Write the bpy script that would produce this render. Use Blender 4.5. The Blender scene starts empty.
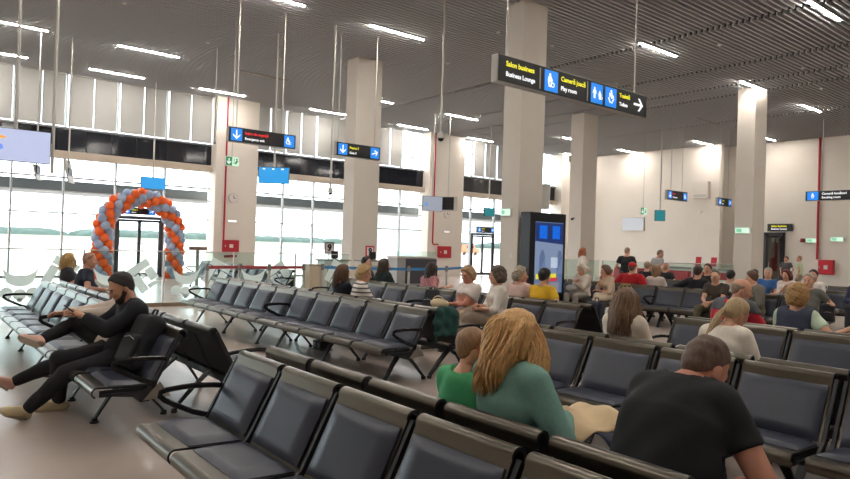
import bpy, math, random
import numpy as np
from mathutils import Vector, Matrix, noise as mnoise
random.seed(7)
sc = bpy.context.scene
COL = sc.collection
PI = math.pi

# ------------------------------------------------------------------ camera, world, sun, exposure
def lin(c):
    return tuple((x/255/12.92 if x/255 <= .04045 else ((x/255+.055)/1.055)**2.4) for x in c)

YAW, PITCH, ROLL = math.radians(51.25), math.radians(.48), math.radians(1.82)
f_ = Vector((math.cos(YAW)*math.cos(PITCH), math.sin(YAW)*math.cos(PITCH), math.sin(PITCH)))
r0 = Vector((math.sin(YAW), -math.cos(YAW), 0)); u0 = r0.cross(f_)
r_ = r0*math.cos(ROLL)+u0*math.sin(ROLL); u_ = u0*math.cos(ROLL)-r0*math.sin(ROLL)
cd = bpy.data.cameras.new('camera'); cam = bpy.data.objects.new('camera', cd); COL.objects.link(cam)
cd.sensor_width = 36; cd.lens = 661/850*36; cd.clip_end = 3000; cd.clip_start = .05
mw = Matrix((r_, u_, -f_)).transposed().to_4x4(); mw.translation = Vector((0, 0, 1.55))
cam.matrix_world = mw
sc.camera = cam

SKY = 6.0
world = bpy.data.worlds.new('world'); sc.world = world; world.use_nodes = True
nt = world.node_tree; bg = nt.nodes['Background']
tc = nt.nodes.new('ShaderNodeTexCoord'); sx = nt.nodes.new('ShaderNodeSeparateXYZ')
nt.links.new(tc.outputs['Generated'], sx.inputs[0])
rp = nt.nodes.new('ShaderNodeValToRGB'); nt.links.new(sx.outputs['Z'], rp.inputs[0])
e = rp.color_ramp.elements; e[0].position = 0; e[0].color = (.86, .95, 1, 1); e[1].position = .25; e[1].color = (1, 1, 1, 1)
nt.links.new(rp.outputs[0], bg.inputs['Color']); bg.inputs['Strength'].default_value = SKY

LAMP = 150          # ceiling lamp emission
sc.view_settings.view_transform = 'Standard'; sc.view_settings.look = 'None'
sc.view_settings.exposure = 0.22; sc.view_settings.gamma = 1; sc.view_settings.use_curve_mapping = False
try:
    sc.cycles.max_bounces = 8; sc.cycles.diffuse_bounces = 4; sc.cycles.glossy_bounces = 3
    sc.cycles.transparent_max_bounces = 16; sc.cycles.use_denoising = True; sc.cycles.sample_clamp_indirect = 6
except Exception: pass
# daylight portals: they only steer sampling of the sky through the window openings
for (px0, px1, pz0, pz1) in ((-8, 9.6, .1, 4.2), (11.7, 20.6, .1, 4.2), (23.1, 32, .1, 4.2)):
    l = bpy.data.lights.new('window_daylight', 'AREA'); l.shape = 'RECTANGLE'; l.size = px1-px0; l.size_y = pz1-pz0
    try: l.cycles.is_portal = True
    except Exception: pass
    o = bpy.data.objects.new('window_daylight', l); COL.objects.link(o)
    o.location = ((px0+px1)/2, 26.2, (pz0+pz1)/2); o.rotation_euler = (-PI/2, 0, 0)

# ------------------------------------------------------------------ materials
MATS = {}
def M(name, rgb, rough=.6, metal=0., var=0., scale=8., bump=0., coat=0., trans=None, stretch=None, spec=None):
    if name in MATS: return MATS[name]
    m = bpy.data.materials.new(name); m.use_nodes = True; MATS[name] = m
    n = m.node_tree; b = n.nodes['Principled BSDF']
    c = lin(rgb)
    b.inputs['Base Color'].default_value = (*c, 1); b.inputs['Roughness'].default_value = rough; b.inputs['Metallic'].default_value = metal
    if coat: b.inputs['Coat Weight'].default_value = coat
    if spec is not None: b.inputs['Specular IOR Level'].default_value = spec
    if var or bump:
        t = n.nodes.new('ShaderNodeTexCoord'); mp = n.nodes.new('ShaderNodeMapping'); n.links.new(t.outputs['Object'], mp.inputs[0])
        if stretch: mp.inputs['Scale'].default_value = stretch
        nz = n.nodes.new('ShaderNodeTexNoise'); nz.inputs['Scale'].default_value = scale; nz.inputs['Detail'].default_value = 4
        n.links.new(mp.outputs[0], nz.inputs['Vector'])
        if var:
            r = n.nodes.new('ShaderNodeValToRGB'); n.links.new(nz.outputs['Fac'], r.inputs[0])
            r.color_ramp.elements[0].position = .3; r.color_ramp.elements[1].position = .7
            r.color_ramp.elements[0].color = (*[x*(1-var) for x in c], 1); r.color_ramp.elements[1].color = (*[min(1, x*(1+var)) for x in c], 1)
            n.links.new(r.outputs[0], b.inputs['Base Color'])
        if bump:
            bp = n.nodes.new('ShaderNodeBump'); bp.inputs['Strength'].default_value = bump; bp.inputs['Distance'].default_value = .02
            n.links.new(nz.outputs['Fac'], bp.inputs['Height']); n.links.new(bp.outputs[0], b.inputs['Normal'])
    return m
def EM(name, rgb, strength=1.):
    if name in MATS: return MATS[name]
    m = bpy.data.materials.new(name); m.use_nodes = True; MATS[name] = m
    b = m.node_tree.nodes['Principled BSDF']; c = lin(rgb)
    b.inputs['Base Color'].default_value = (*[x*.3 for x in c], 1); b.inputs['Emission Color'].default_value = (*c, 1)
    b.inputs['Emission Strength'].default_value = strength; b.inputs['Roughness'].default_value = .3
    return m
def GLASS(name, rgb=(245, 255, 252), gloss=.06, tint=.97):
    if name in MATS: return MATS[name]
    m = bpy.data.materials.new(name); m.use_nodes = True; MATS[name] = m; n = m.node_tree
    n.nodes.remove(n.nodes['Principled BSDF']); out = n.nodes['Material Output']
    tr = n.nodes.new('ShaderNodeBsdfTransparent'); c = lin(rgb); tr.inputs[0].default_value = (*[x*tint for x in c], 1)
    gl = n.nodes.new('ShaderNodeBsdfGlossy'); gl.inputs['Roughness'].default_value = .02
    fr = n.nodes.new('ShaderNodeLayerWeight'); fr.inputs['Blend'].default_value = .5
    pw = n.nodes.new('ShaderNodeMath'); pw.operation = 'POWER'; pw.inputs[1].default_value = 4; n.links.new(fr.outputs['Facing'], pw.inputs[0])
    ml = n.nodes.new('ShaderNodeMath'); ml.operation = 'MULTIPLY_ADD'; ml.inputs[1].default_value = .30; ml.inputs[2].default_value = gloss; ml.use_clamp = True
    n.links.new(pw.outputs[0], ml.inputs[0])
    mx = n.nodes.new('ShaderNodeMixShader'); n.links.new(ml.outputs[0], mx.inputs[0]); n.links.new(tr.outputs[0], mx.inputs[1]); n.links.new(gl.outputs[0], mx.inputs[2])
    n.links.new(mx.outputs[0], out.inputs[0]); return m

# ------------------------------------------------------------------ mesh builder
class MB:
    def __init__(s): s.v = []; s.f = []; s.m = []; s.sm = []
    def add(s, vs, fs, mi=0, smooth=False):
        b = len(s.v); s.v += [tuple(map(float, p)) for p in vs]; s.f += [tuple(b+i for i in q) for q in fs]; s.m += [mi]*len(fs); s.sm += [smooth]*len(fs); return s
    def box(s, c, d, mi=0, R=None, bev=0):
        x, y, z = [q/2 for q in d]
        P = [(-x, -y, -z), (x, -y, -z), (x, y, -z), (-x, y, -z), (-x, -y, z), (x, -y, z), (x, y, z), (-x, y, z)]
        if R is not None: P = [tuple(R @ Vector(p)) for p in P]
        P = [(p[0]+c[0], p[1]+c[1], p[2]+c[2]) for p in P]
        return s.add(P, [(0, 3, 2, 1), (4, 5, 6, 7), (0, 1, 5, 4), (1, 2, 6, 5), (2, 3, 7, 6), (3, 0, 4, 7)], mi)
    def bb(s, x0, x1, y0, y1, z0, z1, mi=0): return s.box(((x0+x1)/2, (y0+y1)/2, (z0+z1)/2), (x1-x0, y1-y0, z1-z0), mi)
    def tube(s, pts, r, n=8, mi=0, closed=False, flat=(1, 1), up=None):
        P = [Vector(p) for p in pts]; N = len(P); rr = r if isinstance(r, (list, tuple)) else [r]*N
        V = []; prev = None
        for i in range(N):
            if closed: t = P[(i+1) % N]-P[i-1]
            else: t = P[min(i+1, N-1)]-P[max(i-1, 0)]
            t = t.normalized() if t.length > 1e-9 else Vector((0, 0, 1))
            if up is not None: a = Vector(up).cross(t)
            elif prev is None: a = (Vector((0, 0, 1)) if abs(t.z) < .9 else Vector((1, 0, 0))).cross(t)
            else: a = prev-t*prev.dot(t)
            if a.length < 1e-6: a = Vector((1, 0, 0)).cross(t)
            a.normalize(); b = t.cross(a); prev = a
            for k in range(n):
                an = 2*PI*k/n; V.append(P[i]+a*math.cos(an)*rr[i]*flat[0]+b*math.sin(an)*rr[i]*flat[1])
        F = []
        for i in range(N if closed else N-1):
            j = (i+1) % N
            for k in range(n): F.append((i*n+k, i*n+(k+1) % n, j*n+(k+1) % n, j*n+k))
        s.add(V, F, mi, True)
        if not closed:
            b = len(s.v)-N*n
            s.f.append(tuple(b+k for k in range(n-1, -1, -1))); s.m.append(mi); s.sm.append(False)
            s.f.append(tuple(b+(N-1)*n+k for k in range(n))); s.m.append(mi); s.sm.append(False)
        return s
    def ell(s, c, r, nu=12, nv=8, mi=0, R=None):
        V = []; F = []
        for j in range(1, nv):
            th = PI*j/nv
            for i in range(nu):
                ph = 2*PI*i/nu; p = Vector((r[0]*math.sin(th)*math.cos(ph), r[1]*math.sin(th)*math.sin(ph), r[2]*math.cos(th)))
                if R is not None: p = R @ p
                V.append(p+Vector(c))
        tp = Vector((0, 0, r[2])); tp = R @ tp if R is not None else tp
        V += [Vector(c)+tp, Vector(c)-tp]; a = len(V)-2; b = a+1
        for j in range(nv-2):
            for i in range(nu): F.append((j*nu+i, (j+1)*nu+i, (j+1)*nu+(i+1) % nu, j*nu+(i+1) % nu))
        for i in range(nu): F.append((a, i, (i+1) % nu)); F.append((b, (nv-2)*nu+(i+1) % nu, (nv-2)*nu+i))
        return s.add(V, F, mi, True)
    def cap(s, a, b, ra, rb, n=8, mi=0):
        a = Vector(a); b = Vector(b); d = (b-a); L = d.length; t = d/L if L > 1e-9 else Vector((0, 0, 1))
        pts = []; rs = []
        for k in range(3): an = PI/2*(k+.35)/3; pts.append(a-t*ra*math.cos(an)); rs.append(ra*math.sin(an))
        pts.append(a); rs.append(ra); pts.append(b); rs.append(rb)
        for k in range(2, -1, -1): an = PI/2*(k+.35)/3; pts.append(b+t*rb*math.cos(an)); rs.append(rb*math.sin(an))
        return s.tube(pts, rs, n, mi)
    def sweep(s, prof, y0, y1, mi=0, axis='y', cap=True, smooth=False, mis=None):
        n = len(prof); V = []
        for y in (y0, y1):
            for p in prof: V.append((p[0], y, p[1]) if axis == 'y' else ((y, p[0], p[1]) if axis == 'x' else (p[0], p[1], y)))
        b = len(s.v); s.add(V, [], mi)
        for i in range(n):
            j = (i+1) % n; s.f.append((b+i, b+j, b+n+j, b+n+i)); s.m.append(mis[i] if mis else mi); s.sm.append(smooth)
        if cap:
            s.f.append(tuple(b+i for i in range(n-1, -1, -1))); s.f.append(tuple(b+n+i for i in range(n))); s.m += [mi if cap is True else cap]*2; s.sm += [False]*2
        return s
    def mesh(s, name, mats, sharp=40):
        me = bpy.data.meshes.new(name); me.from_pydata(s.v, [], s.f)
        for m in (mats if isinstance(mats, (list, tuple)) else [mats]): me.materials.append(m)
        me.polygons.foreach_set('material_index', s.m); me.polygons.foreach_set('use_smooth', s.sm)
        me.update()
        import bmesh
        bm = bmesh.new(); bm.from_mesh(me); bmesh.ops.recalc_face_normals(bm, faces=bm.faces); bm.to_mesh(me); bm.free()
        if any(s.sm) and sharp:
            try: me.set_sharp_from_angle(angle=math.radians(sharp))
            except Exception: pass
        return me
    def build(s, name, mats, parent=None, loc=None, rot=None, sharp=40, bevel=0):
        o = bpy.data.objects.new(name, s.mesh(name, mats, sharp)); COL.objects.link(o)
        if parent is not None: o.parent = parent
        if loc is not None: o.location = loc
        if rot is not None: o.rotation_euler = rot
        if bevel:
            b = o.modifiers.new('bevel', 'BEVEL'); b.width = bevel; b.segments = 2; b.limit_method = 'ANGLE'
        return o
def tag(o, label=None, cat=None, group=None, kind=None):
    if label: o['label'] = label
    if cat: o['category'] = cat
    if group: o['group'] = group
    if kind: o['kind'] = kind
    return o
def thing(name, label, cat, loc=(0, 0, 0), rz=0, group=None):
    o = bpy.data.objects.new(name, None); COL.objects.link(o); o.location = loc; o.rotation_euler = (0, 0, rz); o.empty_display_size = .1
    return tag(o, label, cat, group)
def struct(name, mb, mats, **k): return tag(mb.build(name, mats, **k), kind='structure')
def dup(root, loc=None, rz=None, label=None, group=None, parent=None):
    c = root.copy(); COL.objects.link(c)
    if parent is not None: c.parent = parent
    if loc is not None: c.location = loc
    if rz is not None: c.rotation_euler = (0, 0, rz)
    if label: c['label'] = label
    if group: c['group'] = group
    for ch in list(root.children): dup(ch, parent=c)
    return c
def text(body, size, mat, parent, loc, rot, name='lettering', align='LEFT', bold=.0, ext=.002):
    cu = bpy.data.curves.new(name, 'FONT'); cu.body = body; cu.size = size; cu.align_x = align; cu.align_y = 'CENTER'; cu.extrude = ext; cu.offset = bold; cu.resolution_u = 3
    o = bpy.data.objects.new(name, cu); COL.objects.link(o)
    dg = bpy.context.evaluated_depsgraph_get(); me = bpy.data.meshes.new_from_object(o.evaluated_get(dg)); bpy.data.objects.remove(o)
    me.materials.clear(); me.materials.append(mat)
    o = bpy.data.objects.new(name, me); COL.objects.link(o); o.parent = parent; o.location = loc; o.rotation_euler = rot
    return o

# ------------------------------------------------------------------ room shell
CEIL = 7.2; YF = 26.2; XB = 32.9
wallm = M('cream_wall_paint', (228, 220, 209), .7, var=.02, scale=1.2)
colm = M('cream_column_paint', (216, 208, 197), .65, var=.02, scale=1.5)
floorm = M('greige_vinyl_floor', (188, 172, 162), .26, var=.10, scale=.7, spec=.4)
n_ = floorm.node_tree; b_ = n_.nodes['Principled BSDF']
nz_ = n_.nodes.new('ShaderNodeTexNoise'); nz_.inputs['Scale'].default_value = 1.1; t_ = n_.nodes.new('ShaderNodeTexCoord'); n_.links.new(t_.outputs['Object'], nz_.inputs['Vector'])
bp_ = n_.nodes.new('ShaderNodeBump'); bp_.inputs['Strength'].default_value = .12; bp_.inputs['Distance'].default_value = .05; n_.links.new(nz_.outputs[0], bp_.inputs['Height']); n_.links.new(bp_.outputs[0], b_.inputs['Normal'])
blackm = M('black_metal', (34, 33, 35), .38, .3)
darkglass = M('dark_spandrel_glass', (22, 25, 34), .08, 0, spec=.5)
alum = M('grey_aluminium_profile', (120, 122, 124), .45, .5)
rodm = M('grey_steel_tube', (196, 194, 188), .45, .3)
beamm = M('beige_beam_paint', (190, 176, 160), .6)
plen = M('dark_plenum', (46, 47, 48), .9)
slatm = M('dark_grey_ceiling_slat', (188, 190, 191), .8)
winglass = GLASS('window_glass', (250, 253, 255), .015, .98)
barglass = GLASS('barrier_glass', (240, 250, 247), .02, .98)
floor = struct('floor', MB().bb(-9, 35, -9, YF+.3, -.12, 0), floorm)
struct('ceiling', MB().bb(-9, 35, -9, YF+.4, CEIL+.30, CEIL+.42), plen)
mb = MB(); jx = [15.9, 19.46, 21.7, 23.1, 27.6]
y = -8.9
xs = [-9]+jx+[35]
k = 0
while y < YF+.2:
    for i in range(len(xs)-1):
        a, b = xs[i]+.09, xs[i+1]-.09
        mb.bb(a, b, y-.022, y+.022, CEIL, CEIL+.075)
    y += .15
struct('ceiling', mb, slatm)
struct('wall_back', MB().bb(XB, XB+.25, 16.95, YF+.4, 0, CEIL+.3), wallm)
mb = MB(); XB2 = 34.0
# wall with the lounge doorway (Y 14.25..15.2, z 0..2.75)
mb.bb(XB2, XB2+.25, -9, 14.2, 0, CEIL+.3).bb(XB2, XB2+.25, 15.2, 18.0, 0, CEIL+.3).bb(XB2, XB2+.25, 14.2, 15.2, 2.72, CEIL+.3)
mb.bb(XB+.26, XB2-.01, 17.8, 17.98, 0, CEIL+.3)
struct('wall_right', mb, wallm)
struct('wall_side', MB().bb(-9, 35, -9.25, -9, 0, CEIL+.3), wallm)
struct('wall_left', MB().bb(-9.25, -9, -9, YF+.4, 0, CEIL+.3), wallm)
struct('wall_lounge', MB().bb(36.8, 37, 12.5, 16.7, 0, 3.2).bb(34.25, 37, 12.4, 12.5, 0, 3.2).bb(34.25, 37, 16.6, 16.7, 0, 3.2).bb(34.25, 37, 12.5, 16.6, 3.1, 3.2).bb(34.25, 37, 12.5, 16.6, -.12, 0), M('lounge_wall', (236, 222, 180), .7))
# columns
def column(name, x0, x1, y0, y1): struct(name, MB().bb(x0, x1, y0, y1, 0, CEIL+.05), colm, bevel=.012)
column('column_1', 11.03, 11.83, 10.39, 10.95)
column('column_2', 10.83, 11.75, 17.02, 17.62)
column('column_3', 22.0, 22.95, 17.2, 17.85)
column('column_4', 22.35, 23.2, 10.39, 11.0)
# facade
struct('trim_1', MB().bb(-9, 33, YF-.22, YF+.2, 4.2, 4.45), beamm)
struct('trim_2', MB().bb(-9, 33, YF-.02, YF+.02, 4.45, 5.24), darkglass)
mb = MB()
for x in np.arange(-8.5, 33, .86): mb.bb(x-.006, x+.006, YF-.028, YF-.018, 4.45, 5.24)
struct('trim_3', mb, blackm)
struct('trim_4', MB().bb(-9, 33, YF-.1, YF+.12, 5.24, 5.29), alum)
def pillar(n, x0, x1): struct(n, MB().bb(x0, x1, YF-.55, YF+.25, 0, CEIL+.05), wallm, bevel=.01)
pillar('column_5', 9.85, 11.62); pillar('column_6', 20.75, 23.05); pillar('column_7', 30.9, XB+.1)
segs = [(-9, 9.85, [-7.2, -5.5, -3.8, -2.1, -.4, 1.35, 3.02, 4.6, 6.3, 8.06]), (11.62, 20.75, [13.05, 14.54, 16.2, 17.85, 19.35]), (23.05, 30.9, [24.1, 25.85, 27.5, 29.2])]
doors = {0: (6.38, 7.98), 2: (24.18, 25.8)}
blind = M('grey_roller_blind', (182, 181, 176), .8)
nb = blind.node_tree; bb_ = nb.nodes['Principled BSDF']; tl = nb.nodes.new('ShaderNodeBsdfTranslucent'); tl.inputs[0].default_value = (.5, .5, .48, 1)
mx = nb.nodes.new('ShaderNodeMixShader'); mx.inputs[0].default_value = .22; nb.links.new(bb_.outputs[0], mx.inputs[1]); nb.links.new(tl.outputs[0], mx.inputs[2]); nb.links.new(mx.outputs[0], nb.nodes['Material Output'].inputs[0])
wi = 0
barm = M('window_bar', (176, 180, 180), .5)
for si, (x0, x1, mul) in enumerate(segs):
    edges = [x0]+mul+[x1]
    for i in range(len(edges)-1):
        a, b = edges[i], edges[i+1]; wi += 1
        w = MB(); hasdoor = si in doors and abs((a+b)/2-sum(doors[si])/2) < .7
        z0 = 2.3 if hasdoor else .06
        for x in ([a] if i else []): w.bb(x-.028, x+.028, YF-.08, YF+.08, .0, 4.2).bb(x-.028, x+.028, YF-.08, YF+.08, 5.29, CEIL)
        w.bb(a, b, YF-.03, YF+.03, 2.25, 2.30)
        w.bb(a, b, YF-.05, YF+.05, 5.29, 5.32)
        if not hasdoor: w.bb(a, b, YF-.05, YF+.05, 0, .07)
        w.bb(a, b, YF-.04, YF+.04, 3.50, 3.56).bb(a, b, YF-.04, YF+.04, 3.02, 3.06)
        xm = (a+b)/2
        w.bb(xm-.012, xm+.012, YF-.03, YF+.03, 3.55, 4.2)
        for zz in (5.9, 6.5): w.bb(a, b, YF-.02, YF+.03, zz-.015, zz+.015)
        w.bb(xm-.02, xm+.02, YF-.03, YF+.03, 5.3, CEIL)
        wo = struct('window_%d' % wi, w, barm)
        tag(MB().bb(a+.03, b-.03, YF+.035, YF+.04, z0, 4.2).bb(a+.03, b-.03, YF+.035, YF+.04, 5.3, CEIL).build('pane', winglass, wo))
        # blinds on the upper lights; a few are rolled up
        if (si == 1 and i == 5) or (si == 2 and i in (0, 4)): continue
        for (p, q) in ((a+.06, xm-.025), (xm+.025, b-.06)):
            if q-p < .15: continue
            t = tag(MB().bb(p, q, YF-.105, YF-.1, 5.36, CEIL-.06).build('roller_blind', blind), 'pale grey roller blind drawn down over the upper windows', 'blind', 'roller blinds over the upper windows')
            MB().bb(p, q, YF-.112, YF-.094, 5.335, 5.36).build('bottom_rail', rodm, t)
            MB().tube([(p, YF-.1, CEIL-.035), (q, YF-.1, CEIL-.035)], .03, 8).build('roller', rodm, t)
# exterior canopy, airfield, trees
struct('exterior_canopy', MB().bb(-30, 60, YF+1.2, YF+3.6, 3.1, 3.5), M('canopy_grey', (104, 110, 110), .6))
apron = M('pale_concrete_apron', (200, 192, 184), .8, var=.05, scale=.05)
struct('ground_apron', MB().bb(-1200, 1200, YF+.4, 900, -.25, -.15), apron)
struct('ground_runway', MB().bb(-1200, 1200, 130, 900, -.22, -.12), M('far_concrete', (116, 108, 100), .85, var=.1, scale=.03))
struct('ground_grass', MB().bb(-1200, 1200, 300, 620, -.2, -.08), M('airfield_grass', (86, 92, 70), .9, var=.15, scale=.02))
tr = M('distant_tree_green', (60, 78, 72), .9, var=.2, scale=.05)
for (tx, w, h) in ((-110, 55, 5), (40, 55, 7), (190, 55, 8), (345, 60, 7), (510, 65, 9), (690, 70, 9), (890, 70, 9)):
    mb = MB()
    for q in range(26):
        mb.ell((tx+random.uniform(-w, w), 640+random.uniform(-12, 12), -.2), (random.uniform(16, 30), 9, h*.85*random.uniform(.8, 1.1)), 8, 6)
    tag(mb.build('treeline_foliage', tr), 'hazy strip of trees far beyond the airfield', 'trees', 'distant treelines', 'stuff')
# ceiling lamps
lampm = EM('lamp_diffuser_light', (255, 248, 239), LAMP)
lamps = [(9.38, 14.23), (15.5, 10.32), (15.5, 6.12), (21.2, 10.36), (25.95, 10.4), (5.0, 21.0), (5.0, 24.7), (8.8, 24.75), (8.84, 21.2), (13.6, 25.0), (18.3, 25.1), (18.24, 21.5), (22.95, 25.3), (30.5, 25.2), (31.1, 21.9), (25.92, 14.44), (31.0, 17.4), (1.4, 21.0), (1.4, 24.7), (5.72, 14.2), (31.5, 14.5), (13.6, 21.48), (26.0, 21.6), (9.4, 6.1), (9.4, 2.0), (3.2, 14.2), (3.2, 10.3), (3.2, 6.1), (15.5, 2.0), (21.2, 6.1), (26, 6.1), (21.2, 2), (-3, 10.3), (-3, 6), (-3, 14), (-3, 2), (3.2, 2), (3.2, -3), (9.4, -3), (15.5, -3)]
LB = MB().bb(-.9, .9, -.05, .05, 0, .07); LDm = MB().bb(-.88, .88, -.034, .034, -.012, .001)
lb = None
for (x, y) in lamps:
    if lb is None:
        lb = thing('ceiling_lamp', 'slim linear ceiling lamp, lit warm white, set between the slats', 'lamp', (x+.88, y, CEIL-.03), 0, 'linear ceiling lamps')
        LB.build('housing', M('lamp_housing', (170, 170, 168), .4), lb); LDm.build('diffuser', lampm, lb)
    else:
        q = dup(lb, (x+.88, y, CEIL-.03))
        if (x, y) in ((8.84, 21.2), (25.92, 14.44)):
            off = M('lamp_diffuser_unlit', (150, 128, 104), .5)
            q['label'] = 'slim linear ceiling lamp, switched off, left of the second column' if x < 20 else 'slim linear ceiling lamp, switched off, left of the right column'
            del q['group']
            for ch in q.children:
                if ch.name.startswith('diffuser'):
                    ch.data = ch.data.copy(); ch.data.materials[0] = off
# ------------------------------------------------------------------ beam benches
padm = M('navy_leather_pad', (49, 53, 67), .36, var=.05, scale=60, bump=.02)
metm = M('brushed_bronze_grey_metal', (98, 92, 82), .30, .9, var=.08, scale=30, stretch=(60, 1, 60))
plast = M('black_plastic', (26, 26, 30), .45)
armm = M('dark_armrest_polymer', (44, 42, 44), .25, .4)
platem = M('grey_end_plate', (140, 134, 124), .4, .5)
PITCH_ = .63; HW = .292
def arc(cx, cz, r, a0, a1, n): return [(cx+r*math.cos(math.radians(a0+(a1-a0)*i/n)), cz+r*math.sin(math.radians(a0+(a1-a0)*i/n))) for i in range(n+1)]
def sheet(path, th):
    P = [Vector((p[0], p[1])) for p in path]; o = []
    for i in range(len(P)):
        t = (P[min(i+1, len(P)-1)]-P[max(i-1, 0)]).normalized(); nrm = Vector((-t.y, t.x)); o.append(P[i]+nrm*th)
    return P, o
def seat_mesh():
    path = [(-.36, .405)]+[(-.60, .420)]+arc(-.735, .385, .043, 80, 250, 10)
    P, O = sheet(path, .012)
    prof = [(p.x, p.y) for p in P]+[(p.x, p.y) for p in reversed(O)]
    n = len(P); mis = [0]*(n-1)+[1]+[1]*(n-1)+[1]
    mb = MB().sweep(prof, -HW, HW, 0, cap=1, smooth=True, mis=mis)
    for s in (-1, 1):   # dark side rim under the shell
        mb.bb(-.72, -.37, s*HW-(.012 if s > 0 else 0), s*HW+(.0 if s > 0 else .012), .35, .40, 1)
    return mb.mesh('seat', [metm, plast], 35)
def rounded_slab(p0, p1, hw, th, r=.03):
    # padded slab between two profile points (x,z), half width hw; softly domed
    a = Vector((p0[0], 0, p0[1])); b = Vector((p1[0], 0, p1[1])); d = (b-a); L = d.length; d.normalize(); nrm = Vector((-d.z, 0, d.x))
    if nrm.z < 0 and abs(nrm.z) > .5: nrm = -nrm
    if abs(nrm.z) <= .5 and nrm.x > 0: nrm = -nrm
    nu, nv = 10, 10; V = []; F = []
    for layer in (0, 1):
        for i in range(nu+1):
            for j in range(nv+1):
                u = i/nu; v = j/nv*2-1
                uu = (u*2-1)
                e = max(abs(uu), abs(v)); h = th*(1-max(0, (e-.86)/.14)**2.2*.75) if layer else 0
                V.append(a+d*(u*L)+Vector((0, v*hw, 0))+nrm*h)
    N = (nu+1)*(nv+1)
    idx = lambda l, i, j: l*N+i*(nv+1)+j
    for i in range(nu):
        for j in range(nv):
            F.append((idx(1, i, j), idx(1, i+1, j), idx(1, i+1, j+1), idx(1, i, j+1))); F.append((idx(0, i, j), idx(0, i, j+1), idx(0, i+1, j+1), idx(0, i+1, j)))
    for i in range(nu):
        for j in (0, nv): F.append((idx(0, i, j), idx(0, i+1, j), idx(1, i+1, j), idx(1, i, j)))
    for j in range(nv):
        for i in (0, nu): F.append((idx(0, i, j), idx(0, i, j+1), idx(1, i, j+1), idx(1, i, j)))
    return MB().add(V, F, 0, True)
def back_mesh():
    path = [(-.352, .395), (-.30, .485), (-.16, .775)]+arc(-.122, .782, .040, 165, 0, 10)+[(-.088, .745)]
    P, O = sheet(path, -.014)
    prof = [(p.x, p.y) for p in P]+[(p.x, p.y) for p in reversed(O)]
    n = len(P); mis = [0]*(n-1)+[1]+[1]*(n-1)+[1]
    return MB().sweep(prof, -.284, .284, 0, cap=1, smooth=True, mis=mis).mesh('backrest', [metm, plast], 35)
SEAT = seat_mesh(); BACK = back_mesh()
SPAD = rounded_slab((-.365, .408), (-.665, .420), .279, .032).mesh('seat_pad', [padm], 50)
BPAD = rounded_slab((-.338, .425), (-.176, .745), .268, .028).mesh('back_pad', [padm], 50)
def arm_mesh():
    pts = [(-.33, 0, .42), (-.43, 0, .455), (-.54, 0, .51), (-.61, 0, .55), (-.638, 0, .578), (-.635, 0, .598), (-.60, 0, .610), (-.50, 0, .618), (-.40, 0, .618), (-.30, 0, .610), (-.25, 0, .602)]
    mb = MB().tube(pts, .0125, 8, flat=(1.4, .8), up=(0, 1, 0))
    mb.tube([(-.34, 0, .34), (-.33, 0, .44)], .016, 8)
    return mb.mesh('armrest', [armm])
ARM = arm_mesh()
def leg_mesh(front):
    x0, x1 = (-.395, -.60) if front else (-.345, -.045)
    mb = MB()
    R = lambda: None
    a = Vector((x0, 0, .335)); b = Vector((x1, 0, .028))
    for dy in (-.017, .017):
        mb.tube([a+Vector((0, dy, 0)), (a+b)/2+Vector((.0, dy*.8, .015)), b+Vector((0, dy*.3, .004))], [.021, .018, .017], 6, flat=(.7, 1.5), up=(0, 1, 0))
    mb.bb(x1-.02, x1+.02, -.018, .018, .006, .035)
    mb.tube([(x1, 0, .0), (x1, 0, .014)], .036 if front else .028, 12)
    return mb.mesh('leg', [blackm])
LEGF = leg_mesh(True); LEGB = leg_mesh(False)
def sup_mesh():
    mb = MB().sweep([(-.44, .30), (-.38, .30), (-.31, .44), (-.135, .775), (-.155, .79), (-.345, .43), (-.42, .37), (-.70, .375), (-.70, .362), (-.46, .33)], -.011, .011, 0)
    return mb.mesh('support_bracket', [plast])
SUP = sup_mesh()
PLATE = MB().sweep([(-.42, .30), (-.30, .435), (-.215, .315)], -.006, .006).mesh('end_plate', [platem])
def obj(name, me, parent, loc=(0, 0, 0)):
    o = bpy.data.objects.new(name, me); COL.objects.link(o); o.parent = parent; o.location = loc; return o
BEAMS = {}
def bench(cx, y_hi, label, facing=-1, n=5, arms=(1, 1), inset=(.3, .3), plates=(1, 1), group='beam benches'):
    """cx: centre line of the back-to-back pair; the bench runs from y_hi downwards; facing -1 looks towards -X."""
    L = n*PITCH_
    rz = 0 if facing < 0 else PI
    t = thing('airport_bench', label, 'bench', (cx, y_hi-L/2, 0), rz, 'rows of airport benches')
    ys = [(-L/2+PITCH_*(i+.5)) for i in range(n)]
    for yy in ys:
        s_ = obj('seat', SEAT, t, (0, yy, 0)); obj('seat_pad', SPAD, s_)
        b_ = obj('backrest', BACK, t, (0, yy, 0)); obj('back_pad', BPAD, b_)
    if n not in BEAMS: BEAMS[n] = MB().bb(-.435, -.365, -L/2+.02, L/2-.02, .285, .345).mesh('support_bar', [blackm])
    obj('support_bar', BEAMS[n], t)
    for i in range(n+1):
        yy = -L/2+PITCH_*i; yy += .012 if i == 0 else (-.012 if i == n else 0)
        obj('support_bracket', SUP, t, (0, yy, 0))
    ends = [(-L/2, 1), (L/2, -1)]
    if facing > 0: arms = arms[::-1]; inset = inset[::-1]; plates = plates[::-1]
    # index 0 = low-Y end in the world, index 1 = high-Y end
    for k, (ye, sg) in enumerate(ends):
        if arms[k]: obj('armrest', ARM, t, (0, ye+sg*.004, 0))
        if plates[k]: obj('end_plate', PLATE, t, (0, ye-sg*.008, 0))
    lys = [-L/2+inset[0], 0.0, L/2-inset[1]]
    for yy in lys: obj('leg', LEGF, t, (0, yy, 0)); obj('leg', LEGB, t, (0, yy, 0))
    return t
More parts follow.
